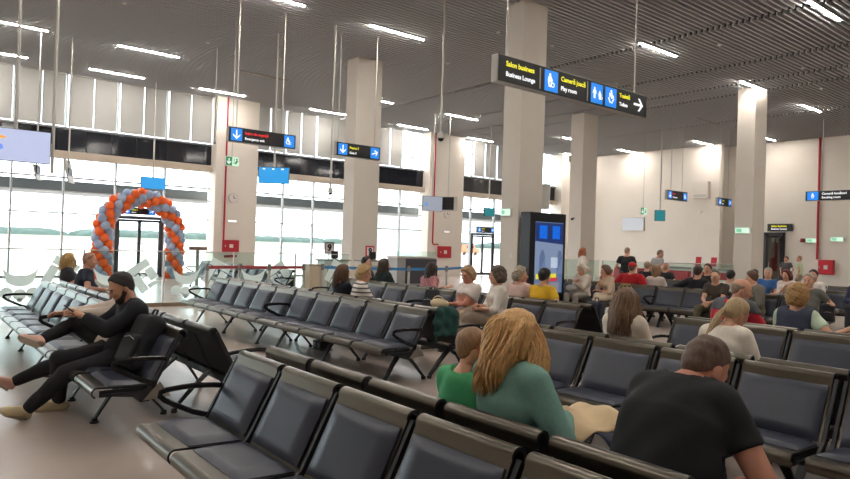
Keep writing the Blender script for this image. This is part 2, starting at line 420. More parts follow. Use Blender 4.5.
BN = [
 (1.93, 4.15, 'empty five-seat navy bench closest to the camera, its armrest beside the floor gap', -1),
 (1.93, .97, 'bench continuing the closest row, mostly cut off by the frame bottom', -1),
 (1.93, 4.25, 'bench where the woman in the green jacket sits beside the boy', 1),
 (1.93, 1.07, 'bench carrying on from the seat of the hunched man in black', 1),
 (1.93, 8.40, 'bench on which the man with beige sneakers sits next to his black backpack', -1),
 (1.93, 11.58, 'empty bench with pale shining backs beyond the woman with the pink sneaker', -1),
 (1.93, 8.40, 'bench back to back with the one holding the black backpack', 1),
 (1.93, 11.58, 'bench where the bald man in a dark tee sits beside the blonde woman', 1),
 (4.86, 8.90, 'empty bench with the dark green jacket hung beside its end', -1),
 (4.86, 12.08, 'empty bench ending beside the grey signpost at the glass barrier', -1),
 (4.86, 8.90, 'bench of the woman in the striped jumper and the woman in the white cap', 1),
 (4.86, 12.08, 'bench behind the empty row near the glass barrier, facing the windows', 1),
 (4.78, 4.74, 'empty bench in front of the green jacket woman, facing the camera', -1),
 (4.78, 1.56, 'bench at the right border in front of the hunched man in black', -1),
 (4.78, 4.74, 'bench on which the long-haired girl and the ponytail woman sit', 1),
 (4.78, 1.56, 'bench facing away at the right border beyond the ponytail woman', 1),
 (7.25, 8.65, 'bench where the two older women in white tops sit talking', -1),
 (7.25, 11.83, 'bench with empty backs between the striped jumper woman and the plaid shirt woman', -1),
 (7.25, 8.65, 'bench of the woman in pale pink and the person in a yellow shirt', 1),
 (7.25, 11.83, 'bench on which the bearded man in dark clothes sits near the plaid shirt woman', 1),
 (7.12, 4.10, 'bench facing the camera between the long-haired girl and the curly woman in a vest', -1),
 (7.12, .92, 'bench at the right border behind the ponytail woman', -1),
 (7.12, 4.10, 'bench of the man in the red and grey hoodie', 1),
 (7.12, .92, 'bench facing away at the right border beyond the curly woman in a vest', 1),
 (13.0, 7.95, 'bench where the man in the brown tee sits facing the camera', -1),
 (13.0, 11.13, 'bench where the white-haired woman sits holding a phone', -1),
 (13.0, 7.95, 'bench behind the man in the brown tee, facing the far wall', 1),
 (13.0, 11.13, 'bench of the broad man in a red top and red cap', 1),
 (16.6, 8.0, 'far bench of the man in the blue tee and the red-haired woman', -1),
 (16.6, 4.82, 'far bench at the right border beyond the man in the grey tee', -1),
 (16.6, 11.18, 'far bench beyond the broad man in red', -1),
 (16.6, 11.18, 'farthest bench before the red cafe chairs', 1),
 (19.4, 7.6, 'farthest bench towards the red hose cabinet', -1),
 (8.0, 21.4, 'grey bench beyond the glass barrier beside the window pillar', -1),
 (8.0, 18.2, 'second grey bench beyond the barrier, nearer the dark waste bin', -1),
]
for (cx, yh, lb_, fc) in BN:
    arms = (0, 1) if cx in (4.78, 7.12) and yh > 3 else ((1, 0) if cx in (4.78, 7.12) else (1, 1))
    ins = (.68, .3) if (cx == 1.93 and yh == 8.40) else ((.2, .3) if cx == 4.86 and yh == 8.90 else (.3, .3))
    bench(cx, yh, lb_, fc, inset=ins, arms=arms)
# ------------------------------------------------------------------ people: signed-distance bodies turned into one skin each
V3 = lambda *a: np.array(a, float)
def nrm(v): return v/ (np.linalg.norm(v)+1e-12)
class SDF:
    def __init__(s, lo, hi, h):
        s.h = h; s.lo = np.array(lo, float)-2*h; s.n = np.ceil((np.array(hi)-s.lo)/h).astype(int)+3
        s.F = np.full(s.n, 10., np.float32)
        s.ax = [s.lo[i]+np.arange(s.n[i])*h for i in range(3)]
    def blk(s, lo, hi):
        a = np.maximum(0, np.floor((lo-s.lo)/s.h).astype(int)); b = np.minimum(s.n, np.ceil((hi-s.lo)/s.h).astype(int)+1)
        if (b <= a).any(): return None, None
        sl = tuple(slice(a[i], b[i]) for i in range(3))
        return sl, np.meshgrid(*[s.ax[i][sl[i]] for i in range(3)], indexing='ij')
    def mix(s, sl, d, k):
        A = s.F[sl]
        if k <= 0: s.F[sl] = np.minimum(A, d)
        else:
            hh = np.clip(.5+.5*(A-d)/k, 0, 1); s.F[sl] = A*(1-hh)+d*hh-k*hh*(1-hh)
    def cap(s, a, b, ra, rb, k=.02, ax=None, q=1.):
        """tapered limb; ax,q: squeeze by 1/q along the direction ax"""
        a = np.array(a, float); b = np.array(b, float); m = max(ra, rb)+k+s.h*2
        sl, g = s.blk(np.minimum(a, b)-m, np.maximum(a, b)+m)
        if sl is None: return s
        P = np.stack([g[0]-a[0], g[1]-a[1], g[2]-a[2]], -1).astype(np.float32); D = b-a
        if ax is not None:
            ax = nrm(np.array(ax, float)); P = P+((q-1)*(P@ax))[..., None]*ax; D = D+(q-1)*(D@ax)*ax
        L = D@D; t = np.clip(P@D/(L+1e-12), 0, 1)
        d = np.sqrt(((P-t[..., None]*D)**2).sum(-1))-(ra+t*(rb-ra))
        s.mix(sl, d/(q**.5 if q > 1 else 1), k); return s
    def ell(s, c, R, r, k=.02):
        """R rows: axes"""
        c = np.array(c, float); r = np.array(r, float); m = r.max()+k+s.h*2
        sl, g = s.blk(c-m, c+m)
        if sl is None: return s
        P = np.stack([g[0]-c[0], g[1]-c[1], g[2]-c[2]], -1); Q = P@np.array(R).T/r
        n0 = np.sqrt((Q**2).sum(-1)); n1 = np.sqrt(((Q/r)**2).sum(-1))+1e-9
        s.mix(sl, n0*(n0-1)/n1, k); return s
    def cut(s, p, n):
        """remove everything on the side n points to"""
        n = nrm(np.array(n, float)); g = np.meshgrid(*s.ax, indexing='ij')
        d = (g[0]-p[0])*n[0]+(g[1]-p[1])*n[1]+(g[2]-p[2])*n[2]
        s.F = np.maximum(s.F, d); return s
    def cutin(s, p, n, c, rad):
        """cut only inside a ball"""
        n = nrm(np.array(n, float)); g = np.meshgrid(*s.ax, indexing='ij')
        d = (g[0]-p[0])*n[0]+(g[1]-p[1])*n[1]+(g[2]-p[2])*n[2]
        b = np.sqrt((g[0]-c[0])**2+(g[1]-c[1])**2+(g[2]-c[2])**2)-rad
        s.F = np.where(b < 0, np.maximum(s.F, np.minimum(d, -b)), s.F); return s
    def carve(s, c, R, r):
        g = np.meshgrid(*s.ax, indexing='ij'); P = np.stack([g[0]-c[0], g[1]-c[1], g[2]-c[2]], -1); Q = P@np.array(R).T/np.array(r, float)
        n0 = np.sqrt((Q**2).sum(-1)); n1 = np.sqrt(((Q/np.array(r))**2).sum(-1))+1e-9; s.F = np.maximum(s.F, -n0*(n0-1)/n1); return s
    def wrinkle(s, amp, fr=38, seed=0):
        g = np.meshgrid(*s.ax, indexing='ij'); rs = np.random.RandomState(seed); d = 0
        for i in range(5):
            w = rs.randn(3); w = nrm(w*np.array([1, 1, 1.6]))*fr*rs.uniform(.5, 1.3); w2 = rs.randn(3)*6
            d = d+np.sin(g[0]*w[0]+g[1]*w[1]+g[2]*w[2]+rs.uniform(0, 6)+1.3*np.sin(g[0]*w2[0]+g[1]*w2[1]+g[2]*w2[2]))
        s.F = s.F+amp*d/2.2; return s
    def mesh(s):
        F = s.F; F[[0, -1]] = 1; F[:, [0, -1]] = 1; F[:, :, [0, -1]] = 1
        I = F < 0; n = F.shape
        c = np.zeros(tuple(q-1 for q in n), np.int8)
        for i in (0, 1):
            for j in (0, 1):
                for k in (0, 1): c += I[i:n[0]-1+i, j:n[1]-1+j, k:n[2]-1+k]
        act = (c > 0) & (c < 8); idx = np.full(act.shape, -1); ids = np.argwhere(act); idx[act] = np.arange(len(ids))
        S = np.zeros((len(ids), 3)); C = np.zeros(len(ids))
        corners = [(i, j, k) for i in (0, 1) for j in (0, 1) for k in (0, 1)]
        for a in corners:
            for d in range(3):
                if a[d]: continue
                b = list(a); b[d] = 1
                fa = F[ids[:, 0]+a[0], ids[:, 1]+a[1], ids[:, 2]+a[2]]; fb = F[ids[:, 0]+b[0], ids[:, 1]+b[1], ids[:, 2]+b[2]]
                w = (fa < 0) != (fb < 0); t = np.where(w, fa/np.where(w, fa-fb, 1), 0)
                p = np.tile(np.array(a, float), (len(ids), 1)); p[:, d] += t
                S[w] += p[w]; C += w
        Vv = (ids+S/np.maximum(C, 1)[:, None])*s.h+s.lo
        Q = []
        for d in range(3):
            o = [slice(1, -1)]*3
            A = I[tuple(slice(0, n[i]-1) if i == d else slice(1, n[i]-1) for i in range(3))]; B = I[tuple(slice(1, n[i]) if i == d else slice(1, n[i]-1) for i in range(3))]
            e_ = np.argwhere(A != B)
            if not len(e_): continue
            fl = A[tuple(e_.T)]
            u, v = (d+1) % 3, (d+2) % 3
            base = e_.copy(); base[:, u] += 1; base[:, v] += 1
            def at(du, dv):
                q = base.copy(); q[:, u] += du; q[:, v] += dv; return idx[q[:, 0], q[:, 1], q[:, 2]]
            q = np.stack([at(-1, -1), at(0, -1), at(0, 0), at(-1, 0)], 1)
            q = np.where(fl[:, None], q, q[:, ::-1]); Q.append(q)
        Q = np.concatenate(Q) if Q else np.zeros((0, 4), int)
        Q = Q[(Q >= 0).all(1)]
        # one relaxation pass
        acc = np.zeros_like(Vv); cn = np.zeros(len(Vv))
        for i in range(4):
            a_, b_ = Q[:, i], Q[:, (i+1) % 4]
            np.add.at(acc, a_, Vv[b_]); np.add.at(cn, a_, 1); np.add.at(acc, b_, Vv[a_]); np.add.at(cn, b_, 1)
        Vv = Vv*.55+.45*acc/np.maximum(cn, 1)[:, None]
        return Vv, Q
def mesh_np(name, parts, mats, org=(0, 0, 0)):
    """parts: list of (V,Q) numpy or MB"""
    vs = []; fs = []; ns = []; off = 0
    me = bpy.data.meshes.new(name); faces = []; verts = []
    for p in parts:
        if isinstance(p, MB): v, f = p.v, p.f
        else: v, f = p[0].tolist(), p[1].tolist()
        verts += [(q[0]-org[0], q[1]-org[1], q[2]-org[2]) for q in v]; faces += [tuple(i+off for i in q) for q in f]; off = len(verts)
    me.from_pydata(verts, [], faces)
    for m in (mats if isinstance(mats, (list, tuple)) else [mats]): me.materials.append(m)
    me.polygons.foreach_set('use_smooth', [True]*len(me.polygons)); me.update(); return me
def rotz(a): return np.array([[math.cos(a), -math.sin(a), 0], [math.sin(a), math.cos(a), 0], [0, 0, 1]])
def ik(a, b, l1, l2, pole):
    d = b-a; L = np.linalg.norm(d); mx_ = (l1+l2)*.995
    if L > mx_: b = a+d/L*mx_; d = b-a; L = mx_
    x = (l1*l1-l2*l2+L*L)/(2*L); hgt = math.sqrt(max(l1*l1-x*x, 0)); t = d/L; p = np.array(pole, float); p = nrm(p-t*(p@t))
    return a+t*x+p*hgt, b
SKIN = {}
def skin(rgb=(214, 162, 134)):
    m = M('skin_%d_%d_%d' % rgb, rgb, .5, var=.05, scale=14)
    b = m.node_tree.nodes['Principled BSDF']; b.inputs['Subsurface Weight'].default_value = .08; b.inputs['Subsurface Radius'].default_value = (.02, .008, .004)
    return m
eyem = M('eye_dark_iris', (40, 30, 26), .2); eyew = M('eye_white', (225, 220, 214), .3); lipm = M('lip_rose', (168, 96, 88), .5)
def hand(mb, wrist, dirv, palm, side, s=1., curl=.5, n=6):
    """five separate fingers, thumb from the palm's side; palm = direction the palm faces, side=+1 left hand"""
    d = nrm(dirv); pn = nrm(palm-d*(palm@d)); w = np.cross(d, pn)*(-side)   # w points to the thumb side
    k = wrist+d*.085*s
    mb.ell(wrist+d*.048*s, (.046*s, .042*s, .017*s), 10, 6, R=Matrix((d, w, pn)).transposed())
    for i, (o, L, r) in enumerate(((.030, .072, .0088), (.010, .08, .0092), (-.011, .075, .0088), (-.030, .06, .0078))):
        b0 = k+w*o*s-d*.008*s; c1 = curl*.55; c2 = curl*1.35
        d1 = d*math.cos(c1)+pn*math.sin(c1); d2 = d*math.cos(c2)+pn*math.sin(c2)
        p1 = b0+d1*L*.55*s; p2 = p1+d2*L*.55*s
        mb.cap(b0, p1, r*1.08*s, r*s, n); mb.cap(p1, p2, r*s, r*.82*s, n)
    b0 = wrist+d*.022*s+w*.030*s+pn*.004*s; d1 = nrm(d*.62+w*.62+pn*.35); p1 = b0+d1*.042*s; d2 = nrm(d*.85+w*.2+pn*.45*(1+curl)); p2 = p1+d2*.034*s
    mb.cap(b0, p1, .0125*s, .0105*s, n); mb.cap(p1, p2, .0105*s, .0085*s, n)
def person(label, hip, yaw, s=1., lean=-.12, bend=0., turn=0., side=0., head=(0, 0, 0), girth=1., female=False, stand=False,
           lh=None, rh=None, la=None, ra=None, lpole=None, rpole=None, lkp=None, rkp=None, skinc=(212, 160, 132),
           hair=None, hairc=(60, 42, 32), top='tee', topc=(40, 40, 44), legc=(40, 42, 50), shoec=(60, 56, 52), topm=None, legm=None,
           h=.018, hh=.011, ch=.016, beard=None, cap=None, glasses=False, seed=0, locks=None, hairm=None, curl=.5, wr=.0035, shorts=False, lookhands=True, armspan=0, legs=True, shoulders=1., over=None, facedet=True, neckl=1.):
    """local frame: +x forward, +y left; lean tilts the torso forward, bend curls it further, turn twists, head=(yaw,pitch,roll)"""
    B = rotz(yaw); hip = np.array(hip, float); W = lambda p: hip+B@(np.array(p, float)*s)
    f0, l0, z0 = B[:, 0], B[:, 1], V3(0, 0, 1)
    tf = rotz(yaw+turn); tF, tL = tf[:, 0], tf[:, 1]
    def updir(a): return z0*math.cos(a)+tF*math.sin(a)+tL*side
    U1, U2, U3 = nrm(updir(lean)), nrm(updir(lean+bend*.6)), nrm(updir(lean+bend*1.2))
    H = hip; tk = 1. if stand else .9; P0 = H+U1*.03*s; P1 = H+U1*.17*tk*s; P2 = P1+U2*.17*tk*s; P3 = P2+U3*.125*tk*s; NB = P3+U3*.04*s
    shw = (.165 if female else .185)*s*shoulders
    F3 = nrm(np.cross(tL, U3)); 
    hy, hp, hr = head
    # head frame
    hB = rotz(yaw+turn+hy); hF, hL = hB[:, 0], hB[:, 1]
    hU = nrm(z0*math.cos(hp)+hF*math.sin(hp)+hL*hr); hL = nrm(np.cross(hU, nrm(np.cross(hL, hU)))); hF = nrm(np.cross(hL, hU))
    nd = nrm(U3*.6+hU*.6+F3*.12); HC = NB+nd*.068*s*neckl+hU*.098*s+hF*.018*s     # head centre at ear height
    SL = P3+tL*shw; SR = P3-tL*shw
    # arms
    def arm(S, tgt, pole, sg):
        if tgt is None: tgt = V3(.30, .10*sg, .12)
        hd = W(tgt); pl = B@np.array(pole if pole is not None else V3(-.35, .7*sg, -.8), float)
        el, hd = ik(S, hd, .285*s, .25*s, pl); return el, hd
    EL, HL = arm(SL, lh, lpole, 1); ER, HR = arm(SR, rh, rpole, -1)
    # legs
    hj = .09*s
    JL, JR = H+l0*hj, H-l0*hj
    gz = -hip[2]/s if stand else None
    def leg(J, tgt, pole, sg):
        if tgt is None: tgt = V3(.02, .10*sg, -hip[2]/s+.085) if stand else V3(.50, .13*sg, -hip[2]/s+.085)
        an = W(tgt); pl = B@np.array(pole if pole is not None else V3(1, .12*sg, .45), float)
        return ik(J, an, .445*s, .425*s, pl)
    if legs: KL, AL = leg(JL, la, lkp, 1); KR, AR = leg(JR, ra, rkp, -1)
    g = girth
    def torso(S, e=0., low=True, neck=True):
        q = 1.45
        S.cap(P0, P1, (.158*(1.03 if female else 1))*s*g+e, (.138 if female else .150)*s*g+e, .03, F3, q)
        S.cap(P1, P2, (.138 if female else .150)*s*g+e, .160*s*g**.7+e, .03, F3, q)
        S.cap(P2, P3, .160*s*g**.7+e, .115*s+e, .04, F3, q*.95)
        S.cap(P3+tL*(shw-.025*s), P3-tL*(shw-.025*s), .058*s+e, .058*s+e, .05)
        S.cap(P3-F3*.01*s, NB, .085*s+e*.6, .058*s+e*.4, .05)
        if female: 
            for sg in (1, -1): S.ell(P2+U2*.02*s+tL*sg*.068*s+F3*.085*s, np.eye(3), (.062*s+e, .062*s+e, .062*s+e), .04)
        elif g > 1.1: S.ell(P1+F3*.05*s*g, np.eye(3), (.13*s*g+e,)*3, .06)
    def armsdf(S, e=0., upto=2., ra_=(.052, .042, .038, .027)):
        fat = g**.5*s
        for (Sh, E, Hd) in ((SL, EL, HL), (SR, ER, HR)):
            if upto <= 1: S.cap(Sh, Sh+(E-Sh)*upto, ra_[0]*fat+e, (ra_[0]+(ra_[1]-ra_[0])*upto)*fat+e*1.15, .035)
            else:
                S.cap(Sh, E, ra_[0]*fat+e, ra_[1]*fat+e, .035)
                S.cap(E, E+(Hd-E)*(upto-1), ra_[2]*fat+e, (ra_[2]+(ra_[3]-ra_[2])*(upto-1))*fat+e, .02)
    def legsdf(S, e=0., upto=2.):
        for (J, K, A) in ((JL, KL, AL), (JR, KR, AR)):
            S.cap(J+z0*.0, K, .083*s*g**.6+e, .056*s+e, .04)
            if upto > 1: S.cap(K, K+(A-K)*(upto-1), .054*s+e, (.036 if not female else .034)*s+e, .02)
            mid = K+(A-K)*.3; back = nrm(np.cross(np.cross(A-K, J-K), A-K)+1e-9)
            if upto > 1.5: S.cap(mid, K+(A-K)*.5, .048*s+e, .04*s+e, .02)
    sk = skin(skinc)
    # ---- body skin
    pts = [P0, P3, NB, SL, SR, EL, ER, HL, HR, JL, JR]+([KL, KR, AL, AR] if legs else [])
    lo = np.min(pts, 0)-.22*s*g; hi = np.max(pts, 0)+.22*s*g
    S = SDF(lo, hi, h); torso(S, -.012); armsdf(S)
    if legs: legsdf(S, -.006)
    S.cap(NB-U3*.03*s, HC-hU*.03*s-hF*.012*s, .058*s, .054*s, .03)
    parts = [S.mesh()]
    # head
    S = SDF(HC-.19*s, HC+.19*s, hh); R = np.stack([hF, hL, hU])
    w = lambda a, b, c: HC+(hF*a+hL*b+hU*c)*s
    S.ell(w(-.010, 0, .035), R, V3(.098, .076, .090)*s, .02)
    S.ell(w(.020, 0, -.015), R, V3(.075, .066, .090)*s, .02)
    S.cap(w(.055, 0, -.075), w(.066, 0, -.088), .034*s, .025*s, .03)
    for sg in (1, -1):
        S.cap(w(.0, .050*sg, -.045), w(.05, .028*sg, -.085), .022*s, .018*s, .03)
        S.ell(w(.058, .042*sg, -.018), R, V3(.028, .024, .022)*s, .02)
        S.ell(w(-.012, .080*sg, -.012), R, V3(.022, .010, .032)*s, .006)
    S.cap(w(.082, -.035, .028), w(.082, .035, .028), .013*s, .013*s, .015)
    S.cap(w(.090, 0, .012), w(.113, 0, -.026), .008*s, .013*s, .010)
    S.ell(w(.099, 0, -.030), R, V3(.012, .017, .009)*s, .006)
    S.cap(w(.088, -.016, -.056), w(.088, .016, -.056), .010*s, .010*s, .012)
    S.cap(HC-hU*.05*s-hF*.015*s, NB, .056*s, .060*s, .03)
    parts.append(S.mesh())
    # hands
    hb = MB()
    for (E, Hd, sg) in ((EL, HL, 1), (ER, HR, -1)):
        dv = nrm(Hd-E); pal = nrm(-z0*.7-l0*sg*.4+f0*.1); hand(hb, Hd-dv*.01*s, dv, pal, sg, s*.98, curl)
    parts.append(hb)
    org = (float(hip[0]), float(hip[1]), 0.)
    root = bpy.data.objects.new('person', mesh_np('person', parts, sk, org)); COL.objects.link(root); root.location = org
    tag(root, label, 'person', 'people in the waiting hall')
    def child(name, parts_, mat): o = bpy.data.objects.new(name, mesh_np(name, parts_, mat, org)); COL.objects.link(o); o.parent = root; return o
    # eyes and lips
    if facedet:
        for sg in (1, -1):
            eb = MB(); eb.ell(w(.0795, .031*sg, .006), (.0115*s, .014*s, .0085*s), 8, 6, R=Matrix(R).transposed()); child('eye', [eb], eyew)
            eb = MB(); eb.ell(w(.0875, .031*sg, .006), (.006*s, .0068*s, .0068*s), 8, 6, R=Matrix(R).transposed()); child('iris', [eb], eyem)
            eb = MB(); eb.tube([w(.088, .014*sg, .028), w(.0935, .030*sg, .033), w(.083, .048*sg, .028)], .0042*s, 6); child('eyebrow', [eb], M('brow_%d_%d_%d' % tuple(int(c*.7) for c in hairc), tuple(int(c*.7) for c in hairc), .8))
        eb = MB(); eb.tube([w(.088, -.024, -.057), w(.0985, 0, -.055), w(.088, .024, -.057)], [.003*s, .0062*s, .003*s], 6); child('lips', [eb], lipm)
    # ---- trousers and shoes
    if legs:
        pts = [H, JL, JR, KL, KR, AL, AR]
        S = SDF(np.min(pts, 0)-.2*s*g, np.max(pts, 0)+.2*s*g, ch)
        S.cap(P0-l0*.06*s, P0+l0*.06*s, .105*s*g, .105*s*g, .04); S.cap(P0, P1, .15*s*g, .142*s*g, .03, F3, 1.4)
        legsdf(S, .019*s, 1.93 if not shorts else .95); S.wrinkle(wr, 34, seed)
        S.cut(P1-U1*.0*s, U1)
        child('trousers' if not shorts else 'shorts', [S.mesh()], legm or M('cloth_%d_%d_%d' % legc, legc, .85, var=.08, scale=40, bump=.05))
        for (K, A, sg) in ((KL, AL, 1), (KR, AR, -1)):
            dn = nrm(A-K); fw = f0+l0*sg*.15; fw = nrm(fw-dn*(fw@dn)*.9)
            if abs(dn[2]) > .8: fw = nrm(V3(fw[0], fw[1], 0)); dn = V3(0, 0, -1)
            up = -dn; sd = np.cross(up, fw)
            heel = A+dn*.045*s-fw*.045*s; toe = A+dn*.052*s+fw*.15*s
            S = SDF(np.min([heel, toe, A], 0)-.09*s, np.max([heel, toe, A], 0)+.09*s, min(ch, .011))
            S.cap(heel, toe, .036*s, .040*s, .02, up, 1.25); S.cap(A-dn*.0*s, heel+fw*.02*s, .040*s, .036*s, .02); S.cap(A+fw*.02*s, toe, .04*s, .026*s, .03)
            S.cut(A+dn*.085*s, dn); S.cut(A-dn*.01*s, -dn)
            sh = child('shoe', [S.mesh()], M('shoe_%d_%d_%d' % shoec, shoec, .6, var=.04))
            sb = MB(); 
            ring = [heel-fw*.030*s, heel+sd*.036*s, (heel+toe)/2+sd*.038*s, toe+sd*.036*s, toe+fw*.034*s, toe-sd*.036*s, (heel+toe)/2-sd*.038*s, heel-sd*.036*s]
            ring = [p-dn*((p-A)@dn)+dn*.076*s for p in ring]
            n_r = len(ring); vv = ring+[p+dn*.014*s for p in ring]
            sb.add(vv, [tuple(range(n_r-1, -1, -1)), tuple(range(n_r, 2*n_r))]+[(i, (i+1) % n_r, n_r+(i+1) % n_r, n_r+i) for i in range(n_r)])
            o = child('sole', [sb], M('sole_pale', (190, 178, 160) if sum(shoec) > 300 else (50, 46, 44), .7)); o.parent = sh
            for p_ in o.data.polygons: p_.use_smooth = False
    # ---- top
    tm = topm or M('top_%d_%d_%d' % topc, topc, .85, var=.06, scale=50, bump=.05)
    pts = [P0, P3, NB, SL, SR, EL, ER, HL, HR]
    S = SDF(np.min(pts, 0)-.2*s*g, np.max(pts, 0)+.2*s*g, ch)
    e = .014*s if top in ('tee', 'blouse', 'vest') else .024*s
    torso(S, e); S.cap(P0-U1*.06*s, P0, .155*s*g+e, .155*s*g+e, .03, F3, 1.4)
    if top == 'tee': armsdf(S, e, .62)
    elif top == 'blouse': armsdf(S, e, 1.15)
    elif top == 'vest': armsdf(S, e, .12)
    else: armsdf(S, e, 1.9)
    if top == 'hood': S.ell(NB-F3*.05*s, np.eye(3), (.085*s, .085*s, .06*s), .03)
    S.wrinkle(wr, 36, seed+3)
    if top == 'tee':
        for (Sh, E) in ((SL, EL), (SR, ER)): S.cutin(Sh+(E-Sh)*.60, E-Sh, Sh+(E-Sh)*.78, .13*s)
    elif top in ('jumper', 'jacket', 'hood', 'shirt'):
        for (E, Hd) in ((EL, HL), (ER, HR)): S.cutin(E+(Hd-E)*.90, Hd-E, Hd, .075*s)
    S.cut(P0-U1*.055*s, -U1); S.cutin(NB+U3*.012*s, U3, NB+U3*.05*s, .098*s)
    tp = child({'tee': 't_shirt', 'blouse': 'blouse', 'vest': 'vest', 'jumper': 'jumper', 'jacket': 'jacket', 'hood': 'hoodie', 'shirt': 'shirt'}[top], [S.mesh()], tm)
    if over:
        S = SDF(np.min(pts, 0)-.2*s*g, np.max(pts, 0)+.2*s*g, ch); torso(S, e+.014*s); S.cap(P0-U1*.06*s, P0, .155*s*g+e+.014*s, .155*s*g+e+.014*s, .03, F3, 1.4)
        armsdf(S, e+.012*s, .16 if over[0] == 'vest' else .25); S.wrinkle(wr, 30, seed+7); S.cut(P0-U1*.05*s, -U1); S.cutin(NB+U3*.0*s, U3, NB+U3*.05*s, .098*s)
        if over[0] == 'yoke': S.cut(P2+U2*.07*s, -U2)
        if over[0] == 'vest':
            for (Sh, E, sg) in ((SL, EL, 1), (SR, ER, -1)): S.cutin(Sh+tL*sg*.012*s, tL*sg, Sh+tL*sg*.06*s, .13*s)
        child(over[0] if over[0] != 'yoke' else 'shoulder_yoke', [S.mesh()], M('over_%d_%d_%d' % over[1], over[1], .8, bump=.08, scale=40))
    # ---- hair
    hm = hairm or M('hair_%d_%d_%d' % hairc, hairc, .55, var=.22, scale=26, stretch=(3, 3, 1), bump=.15)
    ex = None
    if hair:
        t = {'buzz': .004, 'short': .012, 'crop': .018, 'fluffy': .032, 'curly': .036, 'long': .024, 'pony': .012, 'bob': .022, 'side': .007}[hair]*s
        S = SDF(HC-.34*s, HC+.24*s, min(hh, .012))
        fade = hair in ('buzz', 'short', 'crop')
        S.ell(w(-.012, 0, .044 if fade else .036), R, V3(.098, .077, .091)*s+t, 0)
        S.ell(w(-.03, 0, -.005), R, V3(.075, .070, .075)*s+t*(.25 if fade else .6), .02)
        if hair in ('fluffy', 'curly', 'bob'): S.ell(w(-.035, 0, -.01), R, V3(.08, .078, .085)*s+t, .02)
        if hair == 'bob' or hair == 'long':
            for sg in (1, -1): S.cap(w(-.01, .07*sg, .03), w(-.012, .075*sg, -.09), .03*s, .026*s, .03)
            S.cap(w(-.06, 0, .03), w(-.065, 0, -.11), .065*s, .05*s, .04)
        if hair == 'curly' or hair == 'fluffy': S.wrinkle(.006*s, 150, seed)
        else: S.wrinkle(.0022*s, 120, seed)
        # hairline
        if hair in ('buzz', 'short', 'crop', 'side'):
            S.cut(w(.046, 0, .088), nrm(hF*1.0-hU*.72)); S.cut(w(-.0, 0, -.075), -hU)
            if hair == 'side': S.cut(w(0, 0, .055), hU)
        elif hair in ('fluffy', 'curly'): S.cut(w(.068, 0, .078), nrm(hF*1.0-hU*.55)); S.cut(w(0, 0, -.095), -hU)
        elif hair == 'pony': S.cut(w(.064, 0, .08), nrm(hF*1.0-hU*.6)); S.cut(w(-.02, 0, -.085), -hU)
        else: S.cut(w(.066, 0, .08), nrm(hF*1.0-hU*.32))
        S.carve(w(.105, 0, -.020), R, V3(.078, .068, .104)*s)
        hp_ = [S.mesh()]
        if locks:
            hp_.append(locks(w, s, np.random.RandomState(seed), (NB, P3, F3, tL, U3)))
        ex = child('hair', hp_, hm)
    if beard:
        S = SDF(HC-.19*s, HC+.15*s, min(hh, .009)); t = .011*s
        S.cap(w(.053, 0, -.077), w(.064, 0, -.088), .034*s+t, .026*s+t, .02)
        for sg in (1, -1): S.cap(w(.004, .058*sg, -.03), w(.05, .030*sg, -.083), .016*s+t, .018*s+t, .02)
        S.cap(w(.087, -.02, -.045), w(.087, .02, -.045), .009*s, .009*s, .01)
        child('beard', [S.mesh()], M('beard_%d_%d_%d' % beard, beard, .8, bump=.2, scale=80))
    if cap:
        S = SDF(HC-.25*s, HC+.25*s, min(hh, .011)); S.ell(w(-.010, 0, .045), R, V3(.107, .087, .093)*s, 0); S.cut(w(0, 0, .045), -nrm(hU-hF*.15))
        S.cap(w(.09, -.035, .052), w(.09, .035, .052), .055*s, .055*s, .01, hU, 6.)
        child('cap', [S.mesh()], M('cap_%d_%d_%d' % cap, cap, .8))
    if glasses:
        gb = MB()
        for sg in (1, -1):
            gb.tube([w(.103, .031*sg+.022*math.cos(a), .004+.018*math.sin(a)) for a in np.linspace(0, 2*PI, 13)[:-1]], .002*s, 5, closed=True)
            gb.tube([w(.100, .053*sg, .008), w(.0, .083*sg, .008)], .002*s, 5)
        gb.tube([w(.103, -.009, .006), w(.107, 0, .009), w(.103, .009, .006)], .002*s, 5)
        child('glasses', [gb], blackm)
    info = dict(root=root, HL=HL, HR=HR, HC=HC, w=w, NB=NB, P3=P3, P2=P2, EL=EL, ER=ER, F3=F3, tL=tL, hip=hip, child=child, top=tp, s=s)
    return info
def seat_hip(cx, y, facing, fwd=.44, z=.545): return (cx+facing*fwd, y, z)
